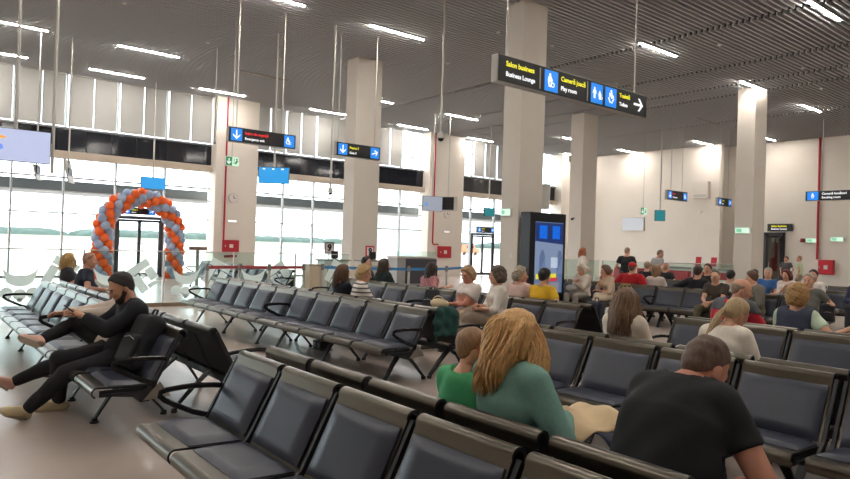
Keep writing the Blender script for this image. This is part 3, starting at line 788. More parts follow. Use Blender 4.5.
# ------------------------------------------------------------------ the travellers
def locks_fn(length=.4, n=110, wave=.018, rad=.012, ph_max=2.5, out=.012, gather=0., wf=16., flat=1.6, grow=.034, side=.010):
    def fn(w, s, rs, fr):
        NB, P3, F3, tL, U3 = fr; mb = MB()
        for i in range(n):
            ph = rs.uniform(-ph_max, ph_max)              # 0 = back of the head
            L = length*rs.uniform(.88, 1.04); c0 = rs.uniform(.55, 1.0)
            pts = []; rr = []; p0 = 2.6*math.sin(ph*2.3)+rs.normal(0, .28); N = 15; o_ = out*rs.uniform(.2, 1.5); a0 = rs.uniform(.6, 1.2)
            for k in range(N):
                t = k/(N-1); dn = t*(L+.10)
                # over the skull, then hanging
                if dn < .16: th = dn/.16*1.45*c0+.12; rad_ = math.sin(min(th, 1.57)); up = .036+.100*math.cos(th)
                else: rad_ = 1.; up = .036+.100*math.cos(1.45*c0+.12)-(dn-.16)
                q = wave*min(1, max(0, (dn-.08)/.16))
                ph2 = ph*(1-gather*min(1, max(0, (dn-.14)/.2)))
                gr = min(1, max(0, dn-.13)*4.5); x = -.012-math.cos(ph2)*(.100+o_+grow*gr)*rad_+q*a0*math.sin(dn*wf*2.2+p0); y = math.sin(ph2)*(.080+o_+side*gr)*rad_+q*math.cos(dn*wf*2+p0*1.3)
                pts.append(w(x, y, up)); rr.append(rad*s*(1-.75*t**3)*(.75+.5*rs.rand()*.3))
            mb.tube(pts, rr, 5, flat=(flat, .7))
        return mb
    return fn
def pony_fn(length=.34, n=40, start=(-.105, 0, .02), sway=(0, .05), rad=.009):
    def fn(w, s, rs, fr):
        mb = MB()
        for i in range(n):
            a = rs.uniform(0, 6.3); r = .018*math.sqrt(rs.rand()); L = length*rs.uniform(.8, 1.05); pts = []; rr = []
            for k in range(10):
                t = k/9; sp = .5+1.1*math.sin(t*2.6)
                pts.append(w(start[0]-.035*math.sin(min(1, t*2.5)*1.6)+r*math.cos(a)*sp+sway[0]*t, start[1]+r*math.sin(a)*sp*1.4+sway[1]*t, start[2]-L*t+.02*math.sin(t*3)))
                rr.append(rad*s*(1-.8*t**3))
            mb.tube(pts, rr, 5)
        mb.tube([w(start[0]-.004, start[1]+.014*math.cos(a), start[2]+.014*math.sin(a)) for a in np.linspace(0, 2*PI, 9)[:-1]], .007*s, 6, closed=True)
        return mb
    return fn
NEAR = dict(h=.013, hh=.007, ch=.010)
MIDQ = dict(h=.016, hh=.010, ch=.013)
FAR = dict(h=.022, hh=.014, ch=.018)
def seated(label, cx, y, fc, dz=0., fwd=.44, dyaw=0., **k):
    yaw = (PI if fc < 0 else 0)+dyaw
    hip = (cx+fc*fwd, y, .51+dz)
    kk = dict(FAR); kk.update(k)
    for q in ('lh', 'rh', 'la', 'ra'):
        if q+'w' in kk:
            wp = np.array(kk.pop(q+'w'), float); s = kk.get('s', 1.)
            kk[q] = rotz(yaw).T@(wp-np.array(hip))/s
    return person(label, hip, yaw, **kk)
# seated man with beige sneakers, phone in his hands
man = seated('person in a black sweater with short dark beard, beige sneakers', 1.93, 6.12, -1, s=1.0, fwd=.37, lean=-.42, bend=.40, head=(.0, .50, 0), skinc=(196, 146, 118), hair='short', hairc=(38, 32, 30), beard=(52, 42, 38), top='jumper', topc=(26, 28, 36), legc=(28, 28, 34), shoec=(206, 188, 150),
    lhw=(1.26, 6.16, .86), rhw=(1.25, 6.28, .86), law=(.90, 6.30, .085), raw=(1.17, 6.50, .085), lpole=(-.3, .6, -1), rpole=(-.3, -.6, -1), curl=.8, seed=1, **NEAR)
wom = seated('person in a cream top beside the man in beige sneakers, pink sneaker on crossed leg', 1.93, 6.64, -1, s=.95, fwd=.34, female=True, lean=-.52, bend=.30, head=(.1, .4, 0), hair='long', hairc=(42, 34, 32), top='jumper', topc=(222, 206, 192), legc=(24, 24, 28), shoec=(214, 168, 150),
    lhw=(1.27, 6.85, .80), rhw=(1.26, 7.02, .80), raw=(1.06, 6.80, .585), law=(.50, 6.92, .09), rkp=(.6, -1, .6), seed=2, **NEAR)
seated('person with a shaved head and dark blue tee, seen from behind before the balloon arch', 1.93, 11.6, 1, s=1.0, lean=.02, bend=.1, head=(-.3, .1, 0), girth=1.15, topc=(34, 40, 58), skinc=(206, 152, 126), hair='buzz', hairc=(170, 130, 110), rh=(.22, -.30, .18), seed=3, **MIDQ)
seated('blonde person with wavy shoulder hair beside the shaved-head man, backs to the camera', 1.93, 12.75, 1, s=.93, female=True, lean=-.05, head=(-.5, 0, 0), hair='bob', hairc=(196, 160, 104), locks=locks_fn(.30, 70, .018, .013), topc=(44, 44, 50), seed=4, **MIDQ)
# foreground bench
grn = seated('person with long wavy blonde hair in a sage green jacket, back to the camera', 1.93, 2.26, 1, s=.965, fwd=.44, female=True, lean=.0, bend=.06, turn=.0, head=(-.35, .05, 0), hair='long', hairc=(220, 174, 116), locks=locks_fn(.41, 700, .030, .0064, 2.45, .018, 0, 9., 1.6, .062), top='jacket', topc=(126, 168, 156), legc=(60, 70, 96), skinc=(222, 170, 142), shoulders=1.04,
    lhw=(2.62, 2.48, .74), rh=(.24, -.16, .22), lpole=(-.5, .5, -1), rpole=(-.5, -.75, -.7), seed=5, **NEAR)
seated('child with short fair hair in a green tee, beside the woman in the jacket', 1.93, 2.54, 1, s=.81, dz=.0, fwd=.40, lean=-.03, bend=.1, head=(-.55, .12, 0), hair='short', hairc=(150, 116, 86), topc=(74, 168, 112), legc=(40, 44, 60), skinc=(224, 168, 138), la=(.42, .1, -.40), ra=(.42, -.1, -.40), seed=6, **NEAR)
seated('broad person in a black tee, hunched forward with the back to the camera', 1.93, 1.44, 1, s=1.02, dz=.06, fwd=.46, girth=1.36, shoulders=.90, neckl=.30, lean=.14, bend=.42, head=(-.25, .72, 0), hair='buzz', hairc=(96, 74, 62), topc=(26, 27, 30), legc=(50, 54, 64), skinc=(208, 146, 120),
    lh=(.42, .14, .16), rh=(.34, -.20, .06), rpole=(-.5, -.8, -.6), lpole=(-.4, .8, -.6), seed=7, wr=.005, **NEAR)
# the row beyond
seated('person with long straight brown hair in a cream top, back to the camera', 4.78, 3.55, 1, s=.93, female=True, lean=-.08, bend=.1, head=(.2, .1, 0), hair='long', hairc=(112, 84, 60), locks=locks_fn(.46, 320, .006, .0075, 2.4, .018, 0, 16., 1.6, .075, .05), top='jumper', topc=(222, 208, 190), legc=(60, 64, 74), seed=8, **MIDQ)
seated('person with an ash blonde ponytail in a white top, head bowed, back to the camera', 4.78, 2.66, 1, s=.96, female=True, lean=.10, bend=.25, head=(-.45, .45, -.05), hair='pony', hairc=(186, 160, 122), locks=pony_fn(.44, 50, (-.10, .01, .02), (.02, .05)), top='blouse', topc=(228, 218, 204), legc=(64, 70, 86), seed=9, **MIDQ)
strp = M('striped_knit', (226, 220, 212), .85, bump=.05, scale=60)
n_ = strp.node_tree; b_ = n_.nodes['Principled BSDF']; t_ = n_.nodes.new('ShaderNodeTexCoord'); w_ = n_.nodes.new('ShaderNodeTexWave'); w_.bands_direction = 'Z'; w_.inputs['Scale'].default_value = 5.2; w_.inputs['Distortion'].default_value = .4
n_.links.new(t_.outputs['Object'], w_.inputs['Vector']); r_n = n_.nodes.new('ShaderNodeValToRGB'); r_n.color_ramp.interpolation = 'CONSTANT'
r_n.color_ramp.elements[0].color = (*lin((88, 86, 96)), 1); r_n.color_ramp.elements[1].color = (*lin((230, 222, 212)), 1); r_n.color_ramp.elements[1].position = .28
n_.links.new(w_.outputs['Fac'], r_n.inputs[0]); n_.links.new(r_n.outputs[0], b_.inputs['Base Color'])
seated('person with fluffy blonde hair in a white and grey striped jumper', 4.86, 8.06, 1, s=.95, fwd=.44, female=True, lean=-.03, bend=.08, turn=-.5, head=(-.35, .15, 0), girth=1.1, hair='fluffy', hairc=(190, 158, 110), top='jumper', topm=strp, legc=(70, 74, 90), seed=10, rh=(.30, -.1, .20), lh=(.28, -.02, .2), **MIDQ)
seated('person in a white cap with long brown hair and a dark top', 4.86, 8.52, 1, s=.93, female=True, lean=-.1, head=(-.2, .05, 0), hair='long', hairc=(96, 66, 46), locks=locks_fn(.34, 70, .008, .013, 2.2), cap=(226, 220, 214), topc=(30, 32, 42), seed=11, **MIDQ)
seated('bearded person with short dark hair in dark clothes, near the red framed notice', 7.25, 11.5, 1, s=1., lean=-.05, head=(-.9, 0, 0), hair='short', hairc=(36, 30, 28), beard=(48, 38, 34), topc=(40, 52, 58), seed=12)
seated('person with long dark brown hair in a dark green top, looking towards the windows', 7.25, 10.85, 1, s=.97, female=True, lean=-.05, head=(-.5, 0, 0), hair='long', hairc=(70, 56, 46), locks=locks_fn(.34, 60, .006, .013, 2.2), top='jumper', topc=(34, 46, 46), seed=13)
plaid = M('pink_plaid', (176, 116, 116), .85); n_ = plaid.node_tree; b_ = n_.nodes['Principled BSDF']; t_ = n_.nodes.new('ShaderNodeTexCoord'); ck = n_.nodes.new('ShaderNodeTexChecker'); ck.inputs['Scale'].default_value = 26; ck.inputs[1].default_value = (*lin((190, 128, 126)), 1); ck.inputs[2].default_value = (*lin((150, 98, 104)), 1)
n_.links.new(t_.outputs['Object'], ck.inputs[0]); n_.links.new(ck.outputs[0], b_.inputs['Base Color'])
seated('person with long dark hair in a pink plaid shirt', 7.25, 9.45, 1, s=.95, female=True, lean=-.02, bend=.2, head=(.1, .1, 0), hair='long', hairc=(58, 46, 42), locks=locks_fn(.34, 60, .008, .013, 2.2), top='shirt', topm=plaid, rh=(.1, -.42, .30), seed=14)
seated('older person with short blonde hair in a white tee, arms crossed over a beige bag', 7.25, 7.42, -1, s=.98, female=True, girth=1.12, lean=-.10, head=(.0, .25, .05), hair='fluffy', hairc=(168, 134, 98), topc=(226, 216, 208), legc=(186, 166, 142), skinc=(206, 140, 116), dyaw=.0,
    lh=(.27, -.10, .17), rh=(.25, .10, .20), la=(.46, .10, -.43), ra=(.58, -.12, -.42), seed=15, **MIDQ)
seated('older person with curly brown hair and glasses in a white blouse, legs crossed', 7.25, 6.76, -1, s=1.0, female=True, girth=1.05, lean=-.05, bend=.1, head=(-.45, .0, 0), hair='curly', hairc=(92, 78, 66), top='blouse', topc=(230, 220, 208), legc=(138, 122, 106), shoec=(110, 96, 84), glasses=True, dyaw=-.50,
    rh=(.30, .02, .20), lh=(.32, .10, .16), la=(.50, .12, -.40), ra=(.66, .16, -.22), rkp=(.6, .1, 1.), seed=16, **MIDQ)
seated('person with swept grey hair in a pale pink shirt beside the yellow shirt', 7.25, 7.16, 1, s=.98, girth=1.1, lean=-.05, head=(-.8, 0, 0), hair='fluffy', hairc=(160, 146, 128), top='shirt', topc=(214, 182, 170), seed=17, **MIDQ)
seated('person with short black hair in a bright yellow shirt, back to the camera', 7.25, 6.72, 1, s=.98, girth=1.22, lean=.0, bend=.1, head=(.1, .15, 0), hair='crop', hairc=(36, 32, 32), topc=(226, 178, 36), seed=18, rh=(.22, -.34, .16), **MIDQ)
# facing row in the middle distance
seated('white-haired person in a cream top looking at a phone, grey bag on the lap', 13.0, 9.70, -1, s=.96, female=True, girth=1.1, lean=-.06, bend=.2, head=(0, .35, 0), hair='bob', hairc=(206, 192, 170), top='jumper', topc=(222, 208, 192), legc=(150, 142, 132), lh=(.28, -.03, .33), rh=(.28, .03, .33), seed=19)
seated('person with short brown hair in a cream outfit, chin on hand, legs crossed', 13.0, 8.98, -1, s=.95, female=True, lean=.05, bend=.2, head=(-.4, .1, 0), hair='fluffy', hairc=(104, 76, 58), top='blouse', topc=(206, 182, 158), legc=(214, 196, 170), rh=(.26, .0, .42), lh=(.30, .0, .16), la=(.5, .1, -.42), ra=(.62, .22, -.30), rkp=(.7, .2, .9), dyaw=-.3, seed=20)
seated('person in a dark brown tee with forearms on olive trousers, facing the camera', 13.0, 6.46, -1, s=1.0, lean=.12, bend=.15, head=(.1, .1, 0), hair='buzz', hairc=(92, 76, 66), topc=(70, 60, 52), legc=(98, 92, 72), lh=(.42, .04, .12), rh=(.42, -.04, .10), la=(.46, .18, -.44), ra=(.46, -.22, -.44), seed=21)
seated('person with brown hair in a grey jacket and khaki trousers, face turned away', 13.0, 5.72, -1, s=1.0, lean=.05, bend=.1, head=(-1.0, .2, 0), dyaw=-.6, hair='crop', hairc=(92, 64, 48), top='jacket', topc=(112, 108, 98), legc=(128, 118, 94), seed=22)
seated('grey-haired person in a grey tee with one arm along the seat back', 13.0, 4.85, -1, s=1.0, girth=1.12, lean=-.12, head=(.1, .05, 0), hair='short', hairc=(176, 166, 154), topc=(100, 100, 94), lh=(.05, .42, .25), rh=(.28, -.12, .14), seed=23)
seated('broad person in a red top and red cap, back to the camera', 13.0, 9.0, 1, s=1.06, girth=1.35, shoulders=1.2, lean=.0, head=(.2, 0, 0), cap=(196, 34, 40), hair='buzz', hairc=(110, 84, 66), top='jumper', topc=(188, 24, 34), lh=(.16, .30, .22), rh=(.18, -.30, .20), seed=24)
seated('person with light brown shoulder hair just right of the red cap', 13.0, 8.38, 1, s=1.0, female=True, lean=0, head=(.3, 0, 0), hair='bob', hairc=(150, 120, 88), topc=(214, 196, 188), seed=25)
seated('child with brown hair just left of the red top', 13.0, 9.62, 1, s=.80, lean=0, head=(-.3, .1, 0), hair='crop', hairc=(122, 92, 70), topc=(196, 170, 150), seed=26)
seated('person in a black jacket with white sleeve stripes, back to the camera', 13.0, 7.40, 1, s=1.03, lean=.05, head=(.1, .1, 0), hair='crop', hairc=(64, 50, 42), top='jacket', topc=(28, 28, 32), lh=(.05, .50, .14), lpole=(-.5, .6, -.3), seed=27)
seated('person with black hair in a white top behind the red and grey hoodie', 13.0, 6.7, 1, s=.96, lean=.1, head=(.2, .2, 0), hair='crop', hairc=(30, 28, 30), topc=(214, 206, 198), seed=28)
seated('person in a red and grey hoodie with a balding head, turned to the side', 7.12, 3.72, 1, s=1.04, girth=1.15, lean=.02, bend=.12, turn=-.25, head=(-.75, .30, 0), hair='side', hairc=(150, 126, 104), top='hood', over=('yoke', (84, 86, 92)), topc=(196, 36, 56), skinc=(214, 158, 130), rh=(.3, -.2, .15), seed=29, **MIDQ)
seated('person with curly golden hair in a navy vest over a mint top, holding a bottle', 7.12, 3.02, 1, s=.98, female=True, girth=1.2, lean=.0, head=(-.1, .05, 0), hair='curly', hairc=(170, 130, 78), top='tee', topc=(196, 214, 190), over=('vest', (52, 58, 76)), rhw=(7.45, 2.45, .86), lh=(.3, .1, .12), rpole=(-.2, -.6, -.8), seed=30, **MIDQ)
# far rows
seated('grey-haired person in a blue tee, far row', 16.6, 7.12, -1, s=1.0, lean=-.05, head=(.2, 0, 0), hair='short', hairc=(186, 178, 168), topc=(58, 104, 164), seed=31)
seated('person with long dark red hair in a pale top', 16.6, 6.68, -1, s=.97, female=True, lean=0, head=(-.2, .1, 0), hair='long', hairc=(98, 30, 32), locks=locks_fn(.3, 36, .012, .016, 2.2), top='blouse', topc=(222, 208, 196), rh=(.25, .05, .35), seed=32)
seated('person in a white tee behind the man in the grey tee', 16.6, 6.12, -1, s=1.0, lean=0, head=(0, 0, 0), hair='crop', hairc=(66, 56, 50), topc=(224, 216, 208), seed=33)
seated('person with short grey hair in a mauve top, right of the red-haired woman', 16.6, 6.45, 1, s=.96, lean=0, head=(0, 0, 0), hair='crop', hairc=(122, 104, 92), topc=(168, 130, 124), seed=34)
seated('person with dark hair in a black tee below the two red notices, facing the camera', 16.6, 8.6, -1, s=1.04, lean=0, head=(0, 0, 0), hair='crop', hairc=(56, 46, 42), topc=(30, 30, 34), seed=35)
seated('bald person in a black tee seen from behind below the standing man in grey', 16.6, 10.35, 1, s=1.0, girth=1.1, lean=.1, head=(0, .1, 0), hair='buzz', hairc=(180, 136, 116), topc=(28, 28, 32), rh=(.2, -.4, .1), seed=36)
seated('grey-blond person in a black top left of the bald one', 16.6, 10.95, 1, s=1.0, lean=.1, head=(.2, .1, 0), hair='crop', hairc=(158, 130, 108), topc=(34, 34, 38), seed=37)
seated('person with black hair in a dark top beyond the balding man in the hoodie', 16.6, 7.85, 1, s=.9, lean=.05, head=(0, .1, 0), hair='crop', hairc=(26, 26, 30), topc=(60, 60, 64), seed=38)
seated('person in a dark blue jacket at the right edge of the far row', 16.6, 5.12, -1, s=1.0, lean=.15, bend=.2, head=(.3, .2, 0), hair='crop', hairc=(104, 96, 90), top='jacket', topc=(44, 52, 78), seed=39)
# standing
def standing(label, x, y, yaw, **k):
    kk = dict(FAR); kk.update(k); s = kk.get('s', 1.)
    person(label, (x, y, .90*s), yaw, stand=True, **{**dict(lean=.03, lh=(.03, .24, -.02), rh=(.03, -.24, -.02)), **kk})
standing('person with long red hair in a white cardigan, standing side-on by the column', 16.23, 12.62, math.radians(-38), s=.95, female=True, hair='long', hairc=(168, 96, 58), locks=locks_fn(.32, 40, .008, .014, 2.2), top='jacket', topc=(226, 214, 200), legc=(70, 76, 92), lh=(.18, .18, .12), rh=(.18, -.18, .12), seed=40)
standing('person in a black tee standing with the back to the camera', 17.3, 11.78, math.radians(35), s=.985, girth=1.12, hair='buzz', hairc=(150, 116, 98), topc=(30, 32, 38), legc=(60, 62, 70), lh=(.22, .16, .14), rh=(.22, -.16, .14), head=(-.4, .2, 0), seed=41)
standing('person in a light grey tee standing and looking down to the right', 18.0, 11.2, math.radians(-20), s=.965, hair='buzz', hairc=(120, 98, 84), topc=(176, 172, 170), legc=(70, 72, 80), head=(-.4, .35, 0), lean=.08, seed=42)
standing('person in a pale green tee standing before the wall near the red hose cabinet', 26.6, 10.55, math.radians(100), s=.94, hair='buzz', hairc=(150, 120, 100), topc=(190, 206, 172), legc=(150, 140, 124), seed=43)
standing('person in dark grey standing at the lounge door', 29.3, 12.16, math.radians(170), s=.91, hair='crop', hairc=(60, 50, 46), topc=(84, 82, 84), legc=(50, 50, 56), seed=44)
# ------------------------------------------------------------------ signs and screens hung from the ceiling
signblk = M('sign_black_face', (24, 24, 26), .35); signside = M('sign_grey_side', (168, 166, 160), .45, .3)
yel = EM('sign_yellow_light', (232, 226, 40), 1.0); wht = EM('sign_white_light', (240, 242, 244), 1.0); redl = EM('sign_red_light', (226, 36, 44), 1.0); blu = EM('sign_blue_light', (28, 132, 232), .85)
grn_ = EM('exit_green_light', (60, 140, 92), .7)
RX = (PI/2, 0, 0)           # lettering that faces -Y
def tile(parent, x, z, w, h, y): return MB().bb(x-w/2, x+w/2, y-.006, y, z-h/2, z+h/2).build('pictogram_tile', blu, parent, bevel=.004)
def poly(pts, y, mat, parent, name, th=.004):
    mb = MB(); n = len(pts); mb.add([(p[0], y, p[1]) for p in pts]+[(p[0], y-th, p[1]) for p in pts], [tuple(range(n)), tuple(range(2*n-1, n-1, -1))]+[(i, n+i, n+(i+1) % n, (i+1) % n) for i in range(n)])
    return mb.build(name, mat, parent)
def arrow(parent, x, z, sz, ang, y, mat=wht):
    mb = MB(); c, s_ = math.cos(ang), math.sin(ang)
    def q(pts):
        P = [(x+(p[0]*c-p[1]*s_)*sz, z+(p[0]*s_+p[1]*c)*sz) for p in pts]; n = len(P)
        mb.add([(p[0], y, p[1]) for p in P]+[(p[0], y-.004, p[1]) for p in P], [tuple(range(n)), tuple(range(2*n-1, n-1, -1))]+[(i, n+i, n+(i+1) % n, (i+1) % n) for i in range(n)])
    q([(-.5, -.07), (.36, -.07), (.36, .07), (-.5, .07)]); q([(.5, 0), (.12, .40), (-.05, .40), (.30, 0)]); q([(.5, 0), (.30, 0), (-.05, -.40), (.12, -.40)])
    return mb.build('arrow', mat, parent)
def figure(parent, x, z, h, y, bend=0, wheel=False, name='pictogram'):
    mb = MB(); t = -.004
    mb.ell((x, y+t, z+.38*h), (.1*h, .004, .1*h), 10, 6)
    mb.box((x+.05*h*bend, y+t, z+.1*h), (.2*h, .006, .36*h), R=Matrix.Rotation(-.4*bend, 3, 'Y'))
    for sg in (-1, 1):
        mb.box((x+sg*(.06+.12*abs(bend))*h, y+t, z-.22*h), (.09*h, .006, .40*h), R=Matrix.Rotation(.6*bend*sg, 3, 'Y')); mb.box((x+sg*.16*h, y+t, z+.12*h), (.06*h, .006, .3*h), R=Matrix.Rotation(-.4*sg-.5*bend, 3, 'Y'))
    if wheel: mb.tube([(x+.28*h+.14*h*math.cos(a), y+t, z-.25*h+.14*h*math.sin(a)) for a in np.linspace(0, 2*PI, 15)[:-1]], .03*h, 5, closed=True)
    return mb.build(name, wht, parent)
def rods(parent, xs, y, z, r=.009):
    for x in xs: MB().tube([(x, y, z), (x, y, CEIL+.02)], r, 6).build('hanging_rod', rodm, parent)
def signbox(name, label, x0, x1, y, z0, z1, rodx, cat='sign', th=.12):
    t = thing(name, label, cat, ((x0+x1)/2, y+th/2, z0), 0, 'overhead signs'); ox, oy, oz = t.location
    MB().bb(x0-ox, x1-ox, -th/2+.004, th/2, 0, z1-z0).build('housing', signside, t, bevel=.006)
    MB().bb(x0-ox+.02, x1-ox-.008, -th/2-.002, -th/2+.01, .012, z1-z0-.012).build('face', signblk, t)
    if not rodx: MB().bb(-.3, .3, th/2-.01, YF-.02-oy, .08, z1-z0-.08).build('wall_bracket', blackm, t)
    for x in rodx: MB().tube([(x-ox, 0, z1-z0-.01), (x-ox, 0, CEIL+.02-oz)], .015, 6).build('hanging_rod', rodm, t)
    t['o'] = 0; del t['o']
    return t, (lambda x: x-ox), -th/2-.002
t, X, fy = signbox('hanging_sign', 'long black overhead sign pointing right to the toilets and play room', 6.2, 9.69, 6.3, 3.77, 4.146, [6.42, 9.42])
text('Salon business', .098, yel, t, (X(6.36), fy, .262), RX, bold=.0022); text('Business Lounge', .088, wht, t, (X(6.36), fy, .125), RX, bold=.0022)
text('Cameră joacă', .098, yel, t, (X(7.50), fy, .262), RX, bold=.0022); text('Play room', .088, wht, t, (X(7.50), fy, .125), RX, bold=.0022)
text('Toaletă', .090, yel, t, (X(8.93), fy, .262), RX, bold=.0022); text('Toilets', .080, wht, t, (X(8.93), fy, .125), RX, bold=.0022)
for x in (7.047, 8.115): MB().bb(X(x)-.012, X(x)+.012, fy-.004, fy, .04, .336).build('divider', signside, t)
for x in (7.284, 8.345, 8.70): tile(t, X(x), .188, .29, .30, fy)
figure(t, X(7.25), .19, .22, fy-.006, .4, True); figure(t, X(8.28), .19, .19, fy-.006); figure(t, X(8.41), .17, .15, fy-.006, .2, True); figure(t, X(8.70), .19, .24, fy-.006, 1)
arrow(t, X(9.45), .188, .26, 0, fy)
def gate_sign(label, x0, x1, y, z0, z1, rodx, top, bot, tcol, pict, group=None, sc_=1.):
    t, X, fy = signbox('gate_sign', label, x0, x1, y, z0, z1, rodx); h = z1-z0; w = x1-x0
    a = x0+.16*sc_+.04; b = x1-.16*sc_-.02
    for xx in (a, b): tile(t, X(xx), h/2, .28*sc_, .29*sc_, fy)
    arrow(t, X(a), h/2, .22*sc_, -PI/2, fy-.006)
    if pict == 'run': figure(t, X(b)-.04, h/2, .20*sc_, fy-.006, .9, True)
    else: arrow(t, X(b), h/2, .20*sc_, .35, fy-.006)
    text(top, .085*sc_, tcol, t, (X(a+.21*sc_), fy, h*.66), RX, bold=.002); text(bot, .08*sc_, wht, t, (X(a+.21*sc_), fy, h*.30), RX, bold=.002)
    return t
gate_sign('overhead emergency exit sign with red lettering, left of the second column', 6.03, 7.78, 15.0, 3.84, 4.20, [6.25, 7.43], 'Ieșire de urgență', 'Emergency exit', redl, 'run')
gate_sign('overhead gate sign with yellow lettering in front of the second column', 8.96, 10.36, 15.0, 3.83, 4.20, [9.05, 10.2], 'Poarta 5', 'Gate 5', yel, 'plane')
gate_sign('small overhead sign with red lettering before the far cream wall', 24.75, 26.3, 15.0, 3.75, 4.15, [25.1, 25.95], 'Ieșire', 'Emergency', redl, 'run')
gate_sign('small overhead sign with yellow lettering left of the right column', 28.9, 30.15, 15.0, 3.75, 4.13, [29.15, 29.9], 'Poarta', 'Gate', yel, 'plane', sc_=.9)
gate_sign('blue and black gate sign above the door under the balloon arch', 6.5, 7.66, 25.85, 2.34, 2.60, [], 'Poarta 6', 'Gate 6', yel, 'plane', sc_=.72)
gate_sign('blue and black gate sign above the far terminal door', 24.3, 25.6, 25.85, 2.30, 2.64, [], 'Poarta 4', 'Gate 4', yel, 'plane', sc_=.8)
t, X, fy = signbox('hanging_sign', 'overhead black smoking room sign at the right edge', -1.5, 1.5, 0, 3.86, 4.26, [-.9, .9])
tile(t, X(-1.22), .2, .42, .34, fy); figure(t, X(-1.22), .2, .24, fy-.006, .5)
text('Cameră fumători', .125, wht, t, (X(-.88), fy, .275), RX, bold=.003); text('Smoking room', .115, wht, t, (X(-.88), fy, .125), RX, bold=.003)
MB().bb(X(.3)-.02, X(.3)+.02, fy-.004, fy, .04, .36).build('divider', signside, t)
t.location = (29.3, 9.97, 3.86); t.rotation_euler = (0, 0, -PI/2)
# lounge door sign faces -X
t = thing('door_sign', 'black sign with yellow lettering above the lounge door', 'sign', (33.9, 14.45, 2.78))
MB().bb(-.05, .05, -.60, .55, 0, .36).build('housing', signblk, t)
RXm = (PI/2, 0, -PI/2)
text('Salon business', .125, yel, t, (-.053, .36, .25), RXm, bold=.002); text('Business Lounge', .11, wht, t, (-.053, .36, .11), RXm, bold=.002)
# exit boxes
def exit_box(label, x, y, z, w=.3, h=.19, face='y', rod=True):
    t = thing('exit_sign', label, 'exit sign', (x, y, z), 0, 'green exit signs')
    if face == 'y':
        MB().bb(-w/2, w/2, -.03, .03, 0, h).build('housing', M('exit_white', (232, 238, 232), .4), t)
        MB().bb(-w/2+.012, -.002, -.034, -.03, .012, h-.012).build('green_panel', grn_, t); MB().bb(.002, w/2-.012, -.034, -.03, .012, h-.012).build('lit_panel', EM('exit_pale_light', (206, 240, 214), .9), t)
        arrow(t, -w/4, h/2, h*.6, -PI/2, -.035); 
        mb = MB(); mb.ell((w/4+.03, -.036, h*.72), (h*.1, .003, h*.1), 8, 6).bb(w/4-.05, w/4-.035, -.038, -.034, h*.2, h*.8).box((w/4+.02, -.036, h*.42), (h*.2, .004, h*.42), R=Matrix.Rotation(.5, 3, 'Y')); mb.build('pictogram', grn_, t)
    else:
        MB().bb(-.03, .03, -w/2, w/2, 0, h).build('housing', M('exit_white', (232, 238, 232), .4), t)
        MB().bb(-.034, -.03, -w/2+.012, w/2-.012, .012, h-.012).build('lit_panel', EM('exit_pale_light', (206, 240, 214), .9), t)
        MB().bb(-.038, -.034, .02, w/2-.05, .04, h-.04).build('green_panel', EM('exit_soft_green_light', (120, 190, 150), .9), t)
    if rod: MB().tube([(0, 0, h), (0, 0, CEIL+.02-z)], .013, 6).build('hanging_rod', rodm, t)
    return t
exit_box('green and white exit box hung on a rod beside the window pillar', 6.78, 16.57, 3.44, .36, .25)
exit_box('small exit box hung on a rod before the cream wall, right of the wall screen', 25.2, 16.4, 3.16, .42, .30)
exit_box('lit exit sign on the tall column behind the kiosk screen', 11.0, 10.74, 2.28, .32, .17, 'x', False)
exit_box('lit exit sign on the right column', 22.32, 10.70, 2.28, .50, .2, 'x', False)
exit_box('lit exit sign on the far wall at the right border', 33.96, 11.9, 2.32, .55, .2, 'x', False)
exit_box('lit exit sign on the far wall beside the red pipe', 33.96, 12.95, 2.25, .55, .2, 'x', False)
# hung information screens
scrb = EM('screen_cyan_light', (52, 160, 232), .75); scrt = EM('screen_teal_light', (40, 140, 148), .6); scrl = EM('screen_lavender_light', (186, 194, 226), .82); scrg = EM('screen_grey_light', (170, 176, 190), .6)
screen_rod = .03
def screen(label, x, y, z0, z1, w, rz, mat, rodx=(0,), detail=True, tilt=0):
    t = thing('hanging_screen', label, 'screen', (x, y, z0), rz, 'hanging screens'); h = z1-z0
    MB().bb(-w/2, w/2, -.03, .04, 0, h).build('casing', blackm, t, bevel=.006)
    MB().bb(-w/2+.012, w/2-.012, -.036, -.028, .012, h-.012).build('display', mat, t)
    if detail:
        for k in range(3): MB().bb(-w*.36+k*w*.3, -w*.28+k*w*.3, -.039, -.035, h*.84, h*.92).build('screen_icon', wht, t)
    for x_ in rodx: MB().tube([(x_, .02, h-.05), (x_, .02, CEIL+.02-z0)], screen_rod, 8).build('hanging_pole', rodm, t)
    return t
screen('blue information screen on a pole left of the second column', 8.06, 16.74, 3.10, 3.55, .84, math.radians(-38), scrb)
screen('blue information screen on a pole above the balloon arch', 7.35, 25.2, 3.28, 3.72, .88, 0, scrb, detail=False)
screen('teal screen on a pole before the cream wall', 27.48, 17.0, 3.0, 3.5, .48, math.radians(-40), scrt, detail=False)
screen('small cyan screen hung before the far windows', 21.4, 22.0, 2.97, 3.36, .64, 0, scrt, detail=False)
t = screen('large pale lavender screen at the left edge with an orange and blue mark', 1.42, 14.5, 2.87, 3.485, 1.76, 0, scrl, rodx=(.30,), detail=False)
MB().tube([(.925, .03, -.16), (.925, .03, CEIL+.02-2.87)], .03, 8).build('hanging_pole', rodm, t); MB().bb(.86, .94, -.02, .06, .22, .40).build('clamp', rodm, t)
poly([(-.2, .50), (.10, .46), (.16, .43), (.08, .41), (-.2, .41)], -.037, EM('logo_orange', (240, 160, 60), .9), t, 'screen_mark'); poly([(-.2, .34), (.08, .30), (.11, .24), (.04, .18), (-.2, .12)], -.037, EM('logo_blue', (110, 140, 232), .9), t, 'screen_mark')
